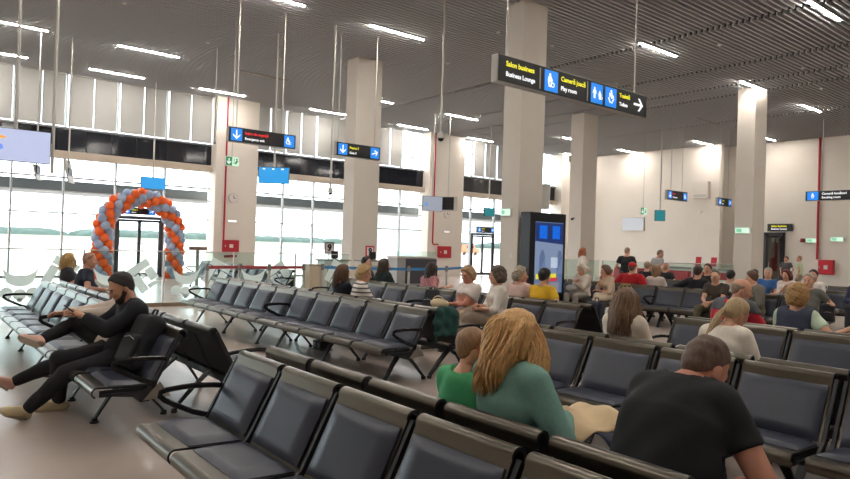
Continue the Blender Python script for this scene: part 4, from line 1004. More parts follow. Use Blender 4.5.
t = screen('grey screen hung back to back before the second window pillar', 18.0, 22.0, 3.02, 3.66, .95, math.radians(-12), scrg, detail=False)
poly([(-.38, .36), (-.24, .34), (-.20, .24), (-.38, .18)], -.037, EM('logo_blue_pale', (110, 160, 220), .7), t, 'screen_mark')
t = thing('display_mount', 'dark screen mount seen from the rear beside the grey screen', 'screen', (18.62, 21.7, 3.05), math.radians(-58))
MB().bb(-.42, .42, -.03, .03, 0, .62).build('casing', rodm, t)
mb = MB()
for i in range(4):
    for j in range(3): mb.bb(-.30+i*.16, -.20+i*.16, -.05, -.028, .10+j*.17, .20+j*.17)
mb.bb(-.30, .28, -.034, -.028, .05, .60); mb.build('mounting_plate', blackm, t); MB().tube([(0, 0, .5), (0, 0, 4.15)], .02, 8).build('hanging_pole', rodm, t)
for (x, rz, lab) in ((3.06, 1.2, 'angled screen bracket below the large lavender screen'), (3.86, 1.15, 'screen seen nearly edge-on, right of the large lavender screen')):
    z0 = 3.0; t = thing('screen_mount', lab, 'screen', (x, 21.25, z0), rz); big = x > 3.5
    MB().box((0, 0, .34 if big else .24), (.62 if big else .5, .04, .66 if big else .42), R=Matrix.Rotation(-.2, 3, 'X')).build('casing', rodm, t)
    mb = MB()
    mb.bb(-.18, .16, -.03, -.018, .18, .44)
    for j in range(3): mb.bb(-.18+j*.13, -.1+j*.13, -.05, -.02, .2, .42)
    mb.build('mounting_plate', blackm, t); MB().tube([(0, .02, .3), (0, .02, CEIL+.02-z0)], .022, 8).build('hanging_pole', rodm, t)
# poles with cameras
def dome(label, x, y, z, r=.10):
    t = thing('dome_camera', label, 'camera', (x, y, z))
    MB().tube([(0, 0, .22), (0, 0, CEIL+.02-z)], .027, 8).build('hanging_pole', rodm, t)
    MB().tube([(0, 0, .08), (0, 0, .12), (0, 0, .2), (0, 0, .24)], [r, r*1.02, r*.7, r*.3], 14).build('housing', M('camera_white', (214, 212, 206), .4), t)
    MB().ell((0, 0, .08), (r*.86, r*.86, r*.86), 14, 8).build('lens_dome', M('camera_dark_dome', (22, 22, 26), .12), t)
dome('white dome camera on a long pole above the seats', 9.72, 11.65, 3.93, .085)
dome('small camera on a long pole left of the second column', 8.8, 14.95, 2.75, .07)
dome('small sensor on a pole left of the exit box', 7.3, 19.18, 4.3, .05)
t = thing('wall_camera', 'small camera on an arm on the cream wall', 'camera', (XB-.02, 17.86, 3.74)); MB().tube([(0, 0, 0), (-.25, 0, .02)], .02, 6).build('arm', rodm, t); MB().tube([(-.2, .08, -.02), (-.42, -.1, -.06)], .05, 8).build('housing', M('camera_white', (214, 212, 206), .4), t)
t = thing('wall_camera', 'small dark camera on the third column', 'camera', (21.98, 17.5, 2.85)); MB().tube([(0, 0, 0), (-.18, 0, 0)], .02, 6).build('arm', rodm, t); MB().tube([(-.1, 0, 0), (-.32, -.1, -.05)], .05, 8).build('housing', blackm, t)
t = thing('loudspeaker', 'small dark loudspeaker high beside the third column', 'loudspeaker', (31.6, 25.58, 6.8)); MB().bb(-.16, .16, -.2, 0, 0, .42).build('cabinet', blackm, t, bevel=.02); MB().bb(-.13, .13, -.206, -.2, .03, .39).build('grille', M('speaker_grille', (60, 60, 62), .7), t)
t = thing('wall_unit', 'cream ventilation box on the far cream wall', 'wall unit', (XB-.01, 17.9, 4.43)); MB().bb(-.3, 0, -.42, .42, 0, .86).build('housing', wallm, t, bevel=.02); MB().bb(-.306, -.3, -.34, .34, .08, .2).build('grille', rodm, t)
t = thing('wall_screen', 'pale wall screen on the cream wall beyond the standing people', 'screen', (XB-.01, 22.0, 2.74)); MB().bb(-.1, 0, -.72, .72, 0, .76).build('casing', rodm, t, bevel=.01); MB().bb(-.106, -.1, -.68, .68, .04, .72).build('display', EM('screen_pale_light', (196, 198, 204), .62), t)
t = thing('side_screen', 'white screen turned edge-on above the kiosk', 'screen', (12.25, 10.85, 2.5), .5); MB().box((0, 0, .32), (.06, .5, .62), R=Matrix.Rotation(.12, 3, 'Y')).build('casing', M('camera_white', (214, 212, 206), .4), t); MB().bb(-.44, .02, -.05, .05, .58, .72).build('bracket', blackm, t)
# ------------------------------------------------------------------ pillars: pipes, boxes, clocks
red = M('signal_red_paint', (178, 34, 48), .45)
def pipe(label, pts, r=.035): return tag(MB().tube(pts, r, 8).build('red_pipe', red), label, 'pipe')
pipe('red sprinkler pipe on the left window pillar', [(10.25, 25.61, CEIL), (10.25, 25.61, 1.50)])
pipe('red sprinkler pipe on the second window pillar', [(21.05, 25.61, CEIL), (21.05, 25.61, 1.66), (21.10, 25.61, 1.6), (21.42, 25.61, 1.6)])
pipe('red sprinkler pipe on the far right wall', [(33.92, 12.72, CEIL), (33.92, 12.72, 1.46)], .055)
def redbox(label, x0, x1, y, z0, z1, face='y'):
    t = thing('fire_hose_cabinet', label, 'fire cabinet', (x0, y, z0) if face == 'y' else (y, x0, z0), 0, 'red fire cabinets'); w = x1-x0; h = z1-z0
    if face == 'y':
        MB().bb(0, w, -.14, 0, 0, h).build('body', red, t, bevel=.012); MB().bb(.04, w-.04, -.152, -.14, .04, h-.04).build('door', red, t)
        MB().bb(w*.38, w*.62, -.156, -.152, h*.35, h*.65).build('pictogram', wht_p, t); MB().bb(w*.1, w*.14, -.17, -.15, h*.42, h*.58).build('handle', rodm, t)
    else:
        MB().bb(-.2, 0, 0, w, 0, h).build('body', red, t, bevel=.012); MB().bb(-.212, -.2, .05, w-.05, .05, h-.05).build('door', M('cabinet_door_red', (206, 30, 50), .4), t)
        MB().bb(-.216, -.212, w*.36, w*.62, h*.36, h*.64).build('pictogram', wht_p, t); MB().bb(-.23, -.21, w*.9, w*.93, h*.42, h*.58).build('handle', rodm, t)
wht_p = M('white_sticker', (226, 218, 212), .5)
redbox('red fire box on the left window pillar', 10.2, 10.86, 25.64, 1.03, 1.50)
redbox('red fire box on the second window pillar', 21.4, 22.22, 25.64, .93, 1.52)
redbox('big red fire cabinet on the far right wall', 11.98, 12.62, 33.99, .77, 1.45, 'x')
t = thing('valve_fitting', 'dark red valve under the left pillar fire box', 'valve', (10.3, 25.6, .84)); MB().tube([(0, 0, 0), (.5, 0, .02)], .05, 8).build('body', M('dark_red_paint', (110, 30, 36), .5), t); MB().ell((.25, -.05, .02), (.06, .06, .06)).build('wheel', red, t)
def clock(label, x, z, r=.2):
    t = thing('wall_clock', label, 'clock', (x, 25.64, z)); MB().tube([(0, 0, 0), (0, -.05, 0)], r, 20).build('rim', rodm, t); MB().tube([(0, -.05, 0), (0, -.054, 0)], r*.9, 20).build('dial', wht_p, t)
    mb = MB().box((0, -.058, r*.3), (.02, .006, r*.62)).box((r*.22, -.058, -.0), (r*.45, .006, .022)); mb.build('hands', blackm, t)
clock('round wall clock on the left window pillar', 10.6, 3.19); clock('round wall clock on the second window pillar', 21.95, 3.15)
for (x, lab) in ((10.58, 'small lit wall lamp below the left clock'), (21.95, 'small lit wall lamp below the second clock')):
    t = thing('wall_lamp', lab, 'lamp', (x, 25.64, 2.22)); MB().bb(-.2, .2, -.05, 0, 0, .09).build('housing', wht_p, t); MB().bb(-.17, .17, -.056, -.05, .015, .075).build('diffuser', EM('wall_lamp_light', (250, 250, 246), 1.3), t)
tag(MB().bb(11.018, 11.03, 10.5, 10.62, 1.32, 1.42).build('switch_plate', wht_p), 'white switch plate on the tall column', 'switch')
for k, y in enumerate((13.38,)):
    t = thing('alarm_sounder', 'small dark red alarm on the far wall beside the lit exit sign', 'alarm', (33.97, y, 2.26)); MB().bb(-.06, 0, -.1, .1, 0, .18).build('body', M('dark_red_paint', (110, 30, 36), .5), t, bevel=.02); MB().ell((-.06, 0, .09), (.03, .06, .06)).build('lens', red, t)
# ------------------------------------------------------------------ doors
dframe = M('dark_door_frame', (58, 62, 66), .45, .2)
def gate_door(n, x0, x1):
    t = MB(); y0, y1 = YF-.12, YF+.02
    t.bb(x0-.05, x0+.035, y0, y1, 0, 2.25).bb(x1-.035, x1+.05, y0, y1, 0, 2.25).bb(x0, x1, y0, y1, 2.17, 2.25); xm = (x0+x1)/2
    d = struct('door_%d' % n, t, dframe)
    for (a, b, hx) in ((x0+.045, xm-.005, xm-.12), (xm+.005, x1-.045, xm+.12)):
        m = MB(); m.bb(a, a+.05, y0+.02, y1-.03, .02, 2.16).bb(b-.05, b, y0+.02, y1-.03, .02, 2.16).bb(a, b, y0+.02, y1-.03, .02, .16).bb(a, b, y0+.02, y1-.03, 2.07, 2.16)
        lf = m.build('door_leaf', dframe, d); MB().bb(a+.06, b-.06, y0+.05, y0+.06, .15, 2.08).build('pane', winglass, lf); MB().tube([(hx, y0-.03, .9), (hx, y0-.03, 1.3)], .014, 6).build('handle', rodm, lf)
gate_door(1, 6.38, 7.98); gate_door(2, 24.18, 25.8)
m = MB().bb(33.94, 34.2, 14.2, 14.32, 0, 2.72).bb(33.94, 34.2, 15.08, 15.2, 0, 2.72).bb(33.94, 34.2, 14.2, 15.2, 2.6, 2.72)
d = struct('door_3', m, M('anthracite_frame', (48, 50, 54), .5))
m = MB(); m.bb(-.03, .03, 0, .12, 0, 2.55).bb(-.03, .03, .86, .98, 0, 2.55).bb(-.03, .03, 0, .98, 0, .14).bb(-.03, .03, 0, .98, 2.43, 2.55)
lf = m.build('door_leaf', M('anthracite_frame', (48, 50, 54), .5), d, loc=(33.92, 14.28, .01), rot=(0, 0, math.radians(62))); MB().bb(-.006, .006, .11, .87, .13, 2.44).build('pane', GLASS('door_glass', (230, 232, 228), .12, .8), lf); MB().tube([(-.06, .80, .95), (-.06, .80, 1.25)], .014, 6).build('handle', rodm, lf)
# ------------------------------------------------------------------ glass barriers
frost = M('white_frosted_film', (246, 250, 248), .6)
def translucent(m, rgb, fac):
    n = m.node_tree; b = n.nodes['Principled BSDF']; t = n.nodes.new('ShaderNodeBsdfTranslucent'); t.inputs[0].default_value = (*lin(rgb), 1)
    x = n.nodes.new('ShaderNodeMixShader'); x.inputs[0].default_value = fac; n.links.new(b.outputs[0], x.inputs[1]); n.links.new(t.outputs[0], x.inputs[2]); n.links.new(x.outputs[0], n.nodes['Material Output'].inputs[0])
translucent(frost, (254, 255, 254), .6)
brown = M('brown_base_strip', (140, 120, 100), .6)
def film(mb, pts, y=-.008):
    n = len(pts); mb.add([(p[0], y, p[1]) for p in pts]+[(p[0], y-.002, p[1]) for p in pts], [tuple(range(n)), tuple(range(2*n-1, n-1, -1))]+[(i, n+i, n+(i+1) % n, (i+1) % n) for i in range(n)])
def disc(mb, x, z, r): film(mb, [(x+r*math.cos(a), z+r*math.sin(a)) for a in np.linspace(0, 2*PI, 19)[:-1]])
def crown(parent, x, z):
    mb = MB(); r = 0.40
    up = [(x+.40*math.sin(a)*1.0, z+.50-.46*math.cos(a)+.14) for a in np.linspace(-.95, .95, 9)]; lo = [(x+.29*math.sin(a), z+.25-.27*math.cos(a)) for a in np.linspace(.9, -.9, 9)]
    lo = lo[::-1]
    for i in range(8): film(mb, [up[i], up[i+1], lo[i+1], lo[i]])
    for k in (-1, 0, 1): disc(mb, x+.225*k, z-.15-.03*(k == 0), .115)
    disc(mb, x, z-.29, .045)
    return mb.build('frosted_crown', frost, parent)
def diamond(parent, x, z, a=.6, s=.50):
    mb = MB(); c, n_ = math.cos(a), math.sin(a); q = lambda P: film(mb, [(x+(u*c-v*n_)*s, z+(u*n_+v*c)*s) for u, v in P])
    q([(-.5, .25), (.5, .25), (.5, .6), (-.5, .6)]); q([(-.5, -.6), (-.15, -.6), (-.15, .2), (-.5, .2)]); q([(.12, -.35), (.5, -.35), (.5, .2), (.12, .2)]); q([(-.1, -.6), (.5, -.6), (.2, -.4), (-.1, -.4)]); q([(-.1, -.1), (.08, .0), (-.08, .2)])
    return mb.build('frosted_square', frost, parent)
def barrier_panel(x, y, w, rz, label, group, deco=True, k=0, base=True):
    t = thing('glass_barrier', label, 'glass barrier', (x, y, 0), rz, group)
    MB().bb(-w/2+.006, w/2-.006, -.006, .006, .06, 1.22).build('pane', barglass, t)
    MB().bb(-w/2, w/2, -.022, .022, 1.215, 1.238).build('top_rail', rodm, t)
    if base: MB().bb(-w/2, w/2, -.05, .05, 0, .085).build('base_channel', brown, t)
    MB().bb(-w/2, -w/2+.03, -.02, .02, .05, 1.22).build('edge_clamp', rodm, t)
    if deco: crown(t, -w*.18, .50); diamond(t, w*.26, .68+.05*(k % 2), .62-(k % 2)*1.1)
    return t
w = 1.62; x = 1.95+w*.18-3*w; k = 0
while x < 10.3:
    barrier_panel(x, 15.1, w-.02, 0, 'glass barrier panel with frosted crown and square marks, along the window side', 'glass barrier panels with frosted marks', True, k); x += w; k += 1
for k in range(2): barrier_panel(17.75+.35*k, 13.95-1.55*k, 1.5, math.radians(-78), 'clear glass barrier panel before the cafe, near the standing people', 'clear cafe barrier panels', False)
for k in range(3): barrier_panel(19.4+1.6*k, 11.3, 1.56, 0, 'clear glass barrier panel before the cafe, near the standing people', 'clear cafe barrier panels', False)
t = thing('sign_post', 'grey post with a brown head plate at the glass barrier', 'post', (5.52, 15.32, 0))
MB().tube([(0, 0, 0), (0, 0, 1.26)], .042, 10).build('pole', rodm, t); MB().bb(-.2, .2, -.07, .07, 1.26, 1.345).build('head_plate', M('brown_plate', (126, 104, 92), .5), t, bevel=.01); MB().tube([(0, 0, 0), (0, 0, .02)], .14, 16).build('base_plate', rodm, t)
def belt_run(pts, mat, col):
    for i, (x, y) in enumerate(pts):
        t = thing('belt_post', 'grey queue post carrying the %s belt, %s' % (col, ['first from the left', 'second from the left', 'third from the left', 'fourth from the left', 'fifth from the left'][i]), 'queue post', (x, y, 0), 0, col+' belt queue posts')
        MB().tube([(0, 0, 0), (0, 0, .015), (0, 0, .03)], [.17, .17, .05], 16).build('base', rodm, t); MB().tube([(0, 0, .02), (0, 0, .96)], .032, 10).build('pole', rodm, t); MB().tube([(0, 0, .85), (0, 0, 1.0)], .042, 10).build('head', M('post_head_grey', (130, 128, 124), .5), t)
        if i+1 < len(pts):
            d = Vector((pts[i+1][0]-x, pts[i+1][1]-y, 0)); L = d.length; a = math.atan2(d.y, d.x)
            b = MB().bb(.043, L-.043, -.003, .003, .885, .955).build('belt', mat, t); b.rotation_euler = (0, 0, a)
belt_run([(5.28, 14.05), (6.1, 14.25), (6.75, 14.1), (7.72, 14.25)], M('red_belt', (176, 70, 80), .7), 'red')
belt_run([(8.3, 14.35), (9.2, 13.7), (10.26, 13.4), (11.75, 13.66), (13.3, 14.6)], M('blue_belt', (58, 132, 190), .7), 'blue')
t = thing('beige_pedestal', 'beige square pedestal right of the glass barrier marks', 'pedestal', (8.15, 14.55, 0)); MB().bb(-.19, .19, -.15, .15, 0, .94).build('body', M('beige_laminate', (206, 192, 168), .5), t, bevel=.01); MB().bb(-.21, .21, -.17, .17, .94, .99).build('top', M('pedestal_top', (180, 168, 150), .4), t)
t = thing('waste_bin', 'dark waste bin left of the beige pedestal', 'bin', (8.05, 15.6, 0)); MB().tube([(0, 0, 0), (0, 0, .6)], .16, 16).build('body', blackm, t); MB().tube([(0, 0, .6), (0, 0, .66)], [.165, .14], 16).build('rim', rodm, t)
# ------------------------------------------------------------------ gate desks, counter, notices
white = M('white_laminate', (226, 222, 214), .4)
def desk(label, x, y, mon, wd):
    t = thing('gate_desk', label, 'desk', (x, y, 0)); MB().bb(-wd, wd, -.22, .22, 0, 1.02).build('body', white, t, bevel=.01); MB().bb(-wd-.04, wd+.04, -.26, .26, 1.02, 1.06).build('top', M('grey_desk_top', (150, 148, 146), .4), t); MB().bb(-wd+.08, wd-.08, -.232, -.22, .12, .9).build('front_panel', M('grey_panel', (176, 172, 166), .5), t)
    m = thing('monitor', mon, 'monitor', (x+.03, y-.02, 1.06)); MB().bb(-.11, .11, -.02, .03, .02, .24).build('screen', blackm, m, bevel=.01); MB().bb(-.03, .03, -.01, .05, 0, .10).build('stand', blackm, m); MB().bb(-.08, .08, -.06, .08, 0, .012).build('foot', blackm, m)
desk('white gate desk left of the second column', 9.82, 16.4, 'black monitor on the gate desk left of the second column', .40); desk('white gate desk in front of the second column', 10.95, 16.15, 'black monitor on the desk in front of the second column', .42)
t = thing('notice_stand', 'grey framed notice with a dark numeral left of the second column', 'notice', (9.88, 16.75, 0)); MB().tube([(0, .02, 0), (0, .02, 1.25)], .015, 8).build('pole', rodm, t); MB().tube([(0, .02, 0), (0, .02, .02)], .14, 14).build('base', rodm, t)
MB().bb(-.16, .16, -.012, .012, 1.21, 1.55).build('frame', M('grey_frame', (110, 108, 108), .5), t, bevel=.006); MB().bb(-.12, .12, -.016, -.012, 1.25, 1.51).build('sheet', wht_p, t); text('9', .27, blackm, t, (0, -.018, 1.38), RX, align='CENTER', bold=.012)
t = thing('wall_notice', 'red framed notice with a dark numeral on the second column', 'notice', (11.48, 17.02, 1.13)); MB().bb(-.16, .16, -.025, 0, 0, .34).build('frame', M('notice_red', (206, 40, 60), .5), t, bevel=.006); MB().bb(-.115, .115, -.029, -.025, .045, .295).build('sheet', wht_p, t); text('9', .26, blackm, t, (0, -.031, .17), RX, align='CENTER', bold=.012)
t = thing('service_counter', 'dark fronted service counter before the second window pillar', 'counter', (15.7, 20.2, 0)); MB().bb(-.95, .95, -.2, .4, 0, 1.04).build('body', M('counter_light_side', (170, 170, 168), .5), t); MB().bb(-.55, .95, -.23, -.2, .06, 1.0).build('front_panel', M('counter_charcoal', (74, 74, 82), .5), t); MB().bb(-1.0, 1.0, -.26, .45, 1.04, 1.10).build('top', white, t)
MB().bb(-.95, .95, -.18, -.165, 1.10, 1.30).build('glass_screen', barglass, t)
# kiosk
kx0, kx1, ky = 11.02, 12.24, 10.0
t = thing('kiosk_screen', 'tall black kiosk display beside the tall column', 'kiosk', ((kx0+kx1)/2, ky, 0)); w = kx1-kx0
MB().bb(-w/2, w/2, 0, .30, 0, 2.37).build('cabinet', M('kiosk_black', (22, 24, 30), .35), t, bevel=.015); MB().bb(-w/2-.03, w/2+.03, -.04, .34, 0, .06).build('plinth', blackm, t)
D = MB().bb(-w/2+.17, w/2-.10, -.006, 0, .55, 2.16).build('display', EM('kiosk_blue_grey', (104, 128, 168), .55), t)
def kp(name, pts, mat): return poly(pts, -.007, mat, D, name)
kp('picture_area', [(-.44, 1.72), (.51, 1.66), (.51, 2.14), (-.44, 2.14)], EM('kiosk_navy', (30, 52, 110), .7))
for cx_ in (-.18, .26): kp('lit_window', [(cx_-.13, 1.78), (cx_+.13, 1.78), (cx_+.13, 2.08), (cx_-.13, 2.08)], EM('kiosk_bright_blue', (30, 120, 240), .9))
kp('picture_area', [(-.44, .98), (.51, .98), (.51, 1.66), (-.44, 1.72)], EM('kiosk_pale', (140, 160, 194), .55))
kp('picture_area', [(.10, 1.12), (.34, 1.12), (.34, 1.36), (.10, 1.36)], EM('kiosk_white', (214, 222, 232), .7))
for cx_ in (-.2, .40): kp('picture_area', [(cx_-.10, .98), (cx_+.10, .98), (cx_+.10, 1.35), (cx_+.04, 1.52), (cx_-.04, 1.52), (cx_-.10, 1.35)], EM('kiosk_shadow_blue', (84, 102, 138), .6))
kp('banner', [(-.40, .86), (.30, .90), (.30, 1.0), (-.40, .98)], EM('kiosk_yellow', (222, 210, 60), .8)); kp('banner', [(.02, .80), (.34, .82), (.34, .90), (.02, .88)], EM('kiosk_red', (206, 60, 70), .7))
kp('picture_area', [(-.44, .56), (.40, .56), (.40, .78), (-.44, .78)], EM('kiosk_grey', (150, 150, 160), .55))
# ------------------------------------------------------------------ cafe at the far wall
t = thing('cafe_counter', 'low cafe counter with a red band before the cream wall', 'counter', (23.9, 13.4, 0), 0); MB().bb(-.35, .35, -1.7, 1.7, 0, .96).build('body', white, t, bevel=.02); MB().bb(-.36, -.345, -1.65, 1.65, .62, .88).build('band', red, t); MB().bb(-.42, .42, -1.75, 1.75, .96, 1.02).build('top', M('grey_desk_top', (150, 148, 146), .4), t)
for y, lab in ((13.05, 'red upright notice on the cafe counter, left of two'), (12.45, 'red upright notice on the cafe counter, right of two')):
    t = thing('counter_notice', lab, 'notice', (23.8, y, 1.02)); MB().box((0, 0, .24), (.05, .20, .34), R=Matrix.Rotation(.15, 3, 'Y')).build('board', M('notice_red', (206, 40, 60), .5), t); MB().bb(-.05, .12, -.1, .1, 0, .06).build('foot', white, t)
def cafe_chair(x, y, rz):
    t = thing('cafe_chair', 'red cafe chair by the low counter at the far wall', 'chair', (x, y, 0), rz, 'red cafe chairs')
    MB().bb(-.25, .25, -.25, .25, .38, .48).build('seat', red, t, bevel=.03); MB().box((-.25, 0, .70), (.07, .5, .5), R=Matrix.Rotation(-.15, 3, 'Y')).build('backrest', red, t, bevel=.03)
    for a in (-.2, .2):
        for b in (-.2, .2): MB().tube([(a, b, .4), (a*1.15, b*1.15, 0)], .016, 6).build('leg', blackm, t)
    return t
c0 = cafe_chair(20.6, 12.0, PI); 
for (x, y, r) in ((20.8, 12.8, 2.6), (21.4, 13.9, -2.8), (20.4, 14.4, 3.0)): dup(c0, (x, y, 0), r)
# ------------------------------------------------------------------ balloon arch
org_ = M('orange_balloon', (255, 124, 52), .3, spec=.6); blg = M('grey_blue_balloon', (176, 196, 222), .3, spec=.6)
translucent(org_, (255, 120, 50), .35); translucent(blg, (190, 206, 228), .35)
ab = thing('balloon_arch', 'orange and grey blue balloon arch around the terminal door', 'balloon arch', (6.97, 25.25, 0))
bm_ = MB().ell((0, 0, 0), (.156, .156, .172), 14, 10); bm_.tube([(0, 0, -.17), (0, 0, -.155)], [.02, .008], 6)
bmo = bm_.mesh('balloon', org_); bmg = bm_.mesh('balloon', blg)
path = []; W_, Ht = 1.25, 1.66
L1 = Ht; L2 = PI*W_; tot = 2*L1+L2; NC = 33; bl = []
for i in range(NC):
    d = (i+.5)/NC*tot
    if d < L1: c = Vector((-W_, 0, d)); n1 = Vector((1, 0, 0))
    elif d < L1+L2: a = PI-(d-L1)/W_; c = Vector((W_*math.cos(a), 0, L1+W_*math.sin(a)*1.0)); n1 = Vector((-math.cos(a), 0, -math.sin(a)))
    else: c = Vector((W_, 0, Ht-(d-L1-L2))); n1 = Vector((-1, 0, 0))
    for q in range(4):
        a = i*.78+q*PI/2; p = c+n1*math.cos(a)*.225+Vector((0, -1, 0))*math.sin(a)*.20
        bl.append((p, q, math.sin(a)))
bl.sort(key=lambda b: -b[2]-.0*b[0].z)
for p, q, _ in bl[:100]:
    o = obj('balloon', bmo if q in (0, 2) else bmg, ab, tuple(p+Vector((0, 0, .02)))); o.rotation_euler = (random.uniform(-.6, .6), random.uniform(-.6, .6), 0)
mb = MB()
for p, q, _ in bl[100:]: mb.ell(tuple(p+Vector((0, 0, .02))), (.148, .148, .16), 10, 8, mi=0 if q in (0, 2) else 1)
tag(mb.build('rear_balloons', [org_, blg], ab), kind='stuff')
# ------------------------------------------------------------------ things people carry
def backpack(name, label, x, y, z, rz, tilt, s=1., mat=None):
    t = thing(name, label, 'backpack', (x, y, z), rz); t.rotation_euler = (0, tilt, rz); mat = mat or M('black_nylon', (30, 31, 36), .75, bump=.1, scale=30)
    def soft(lo, hi, e=.05):
        S = SDF(np.array(lo)-.05, np.array(hi)+.05, .012); g = np.meshgrid(*S.ax, indexing='ij'); c = (np.array(lo)+hi)/2; h = (np.array(hi)-lo)/2-e
        q = [np.abs(g[i]-c[i])-h[i] for i in range(3)]
        S.F = np.sqrt(sum(np.maximum(a, 0)**2 for a in q))+np.minimum(np.maximum(np.maximum(q[0], q[1]), q[2]), 0)-e; S.wrinkle(.004, 30, 5); return S.mesh()
    sz = np.array([.16, .30, .46])*s
    o = bpy.data.objects.new('main_bag', mesh_np('main_bag', [soft((-sz[0]/2, -sz[1]/2, 0), (sz[0]/2, sz[1]/2, sz[2]), .055*s)], mat)); COL.objects.link(o); o.parent = t
    o = bpy.data.objects.new('front_pocket', mesh_np('front_pocket', [soft((-sz[0]/2-.03*s, -sz[1]*.42, .03*s), (-sz[0]/2+.03*s, sz[1]*.42, sz[2]*.6), .03*s)], mat)); COL.objects.link(o); o.parent = t
    MB().tube([(0, -.04*s, sz[2]-.01), (0, -.03*s, sz[2]+.05*s), (0, .03*s, sz[2]+.05*s), (0, .04*s, sz[2]-.01)], .009*s, 6).build('handle', mat, t)
    for sg in (-1, 1): MB().tube([(sz[0]/2-.01, sg*.09*s, sz[2]*.92), (sz[0]/2+.05*s, sg*.10*s, sz[2]*.6), (sz[0]/2+.03*s, sg*.11*s, sz[2]*.2), (sz[0]/2-.01, sg*.12*s, .05*s)], .016*s, 6, flat=(1.6, .5)).build('strap', mat, t)
    MB().tube([(-sz[0]/2-.032*s, -sz[1]*.3, sz[2]*.5), (-sz[0]/2-.036*s, 0, sz[2]*.54), (-sz[0]/2-.032*s, sz[1]*.3, sz[2]*.5)], .004*s, 5).build('zip', rodm, t)
    return t
backpack('backpack', 'black backpack slumped on the seat beside the man in beige sneakers', 1.53, 5.72, .455, .15, .42, 1.02)
backpack('backpack', 'dark navy backpack standing on the seat end beyond the bench armrest', 7.72, 5.75, .45, PI, -.1, .85, M('navy_nylon', (36, 40, 56), .75))
backpack('backpack', 'small black backpack between the plaid shirt and the older woman in white', 6.82, 8.33, .45, .2, .2, .85)
backpack('backpack', 'black bag on the bench end beside the man in the grey tee', 12.5, 4.5, .46, .3, .0, .68)
# phone
def phone(label, p, rx, rz):
    t = thing('phone', label, 'phone', tuple(p)); t.rotation_euler = (rx, 0, rz); MB().bb(-.037, .037, -.075, .075, -.004, .004).build('case', blackm, t, bevel=.003); MB().bb(-.033, .033, -.07, .07, .004, .005).build('display', EM('phone_glow', (120, 130, 140), .4), t)
pm = (man['HL']+man['HR'])/2
phone('black phone held by the man in beige sneakers', pm+np.array([-.075, .0, .045]), .7, PI/2)
# green jacket hung over the bench end
S = SDF((4.70, 5.55, .38), (5.12, 5.95, .95), .012)
S.cap((4.84, 5.715, .82), (5.0, 5.715, .82), .05, .05, .05); S.cap((4.84, 5.70, .72), (5.0, 5.70, .72), .075, .075, .06, (0, 1, 0), 1.8); S.cap((4.83, 5.70, .62), (5.01, 5.70, .60), .085, .085, .06, (0, 1, 0), 2.0)
S.cap((4.81, 5.69, .80), (4.775, 5.68, .58), .045, .036, .03); S.cap((5.03, 5.69, .80), (5.05, 5.68, .60), .045, .036, .03); S.wrinkle(.012, 46, 9)
jk = thing('green_jacket', 'dark green jacket draped over the end of the empty bench', 'jacket', (4.9, 5.72, 0)); o = bpy.data.objects.new('cloth', mesh_np('cloth', [S.mesh()], M('teal_green_cloth', (28, 70, 66), .85, bump=.1, scale=40), (4.9, 5.72, 0))); COL.objects.link(o); o.parent = jk
MB().tube([(-.12, 0, .74), (-.14, -.02, .60), (-.12, -.02, .46)], .012, 6).build('sleeve_cuff', M('teal_green_cloth', (28, 70, 66)), jk)
# beige cloth bag on the lap
bg_ = thing('cloth_bag', 'beige cloth bag on the lap of the woman in the green jacket', 'bag', (2.72, 2.23, .66))
def sheet_cloth(nx, ny, fn):
    V = []; F = []
    for i in range(nx+1):
        for j in range(ny+1): V.append(fn(i/nx, j/ny))
    for i in range(nx):
        for j in range(ny): F.append((i*(ny+1)+j, (i+1)*(ny+1)+j, (i+1)*(ny+1)+j+1, i*(ny+1)+j+1))
    return MB().add(V, F, 0, True)
o = sheet_cloth(16, 14, lambda u, v: (-.14+.44*v+.02*math.sin(u*7), .22-.46*u, .05-.05*(2*u-1)**2+.016*math.sin(u*11+v*6)+.014*math.sin(v*12+u*5)-.03*v+.05*max(0, v-.75)*4*u)).build('cloth', M('beige_canvas', (216, 190, 150), .85, bump=.1, scale=60), bg_); sm = o.modifiers.new('thickness', 'SOLIDIFY'); sm.thickness = .006
o = sheet_cloth(10, 8, lambda u, v: (-.02+.30*v, .02-.36*u, .01-.12*(2*u-1)**2*.6+.02*math.sin(u*9)-.06*v)).build('navy_lining', M('navy_cloth', (40, 44, 66), .85), bg_); sm = o.modifiers.new('thickness', 'SOLIDIFY'); sm.thickness = .006
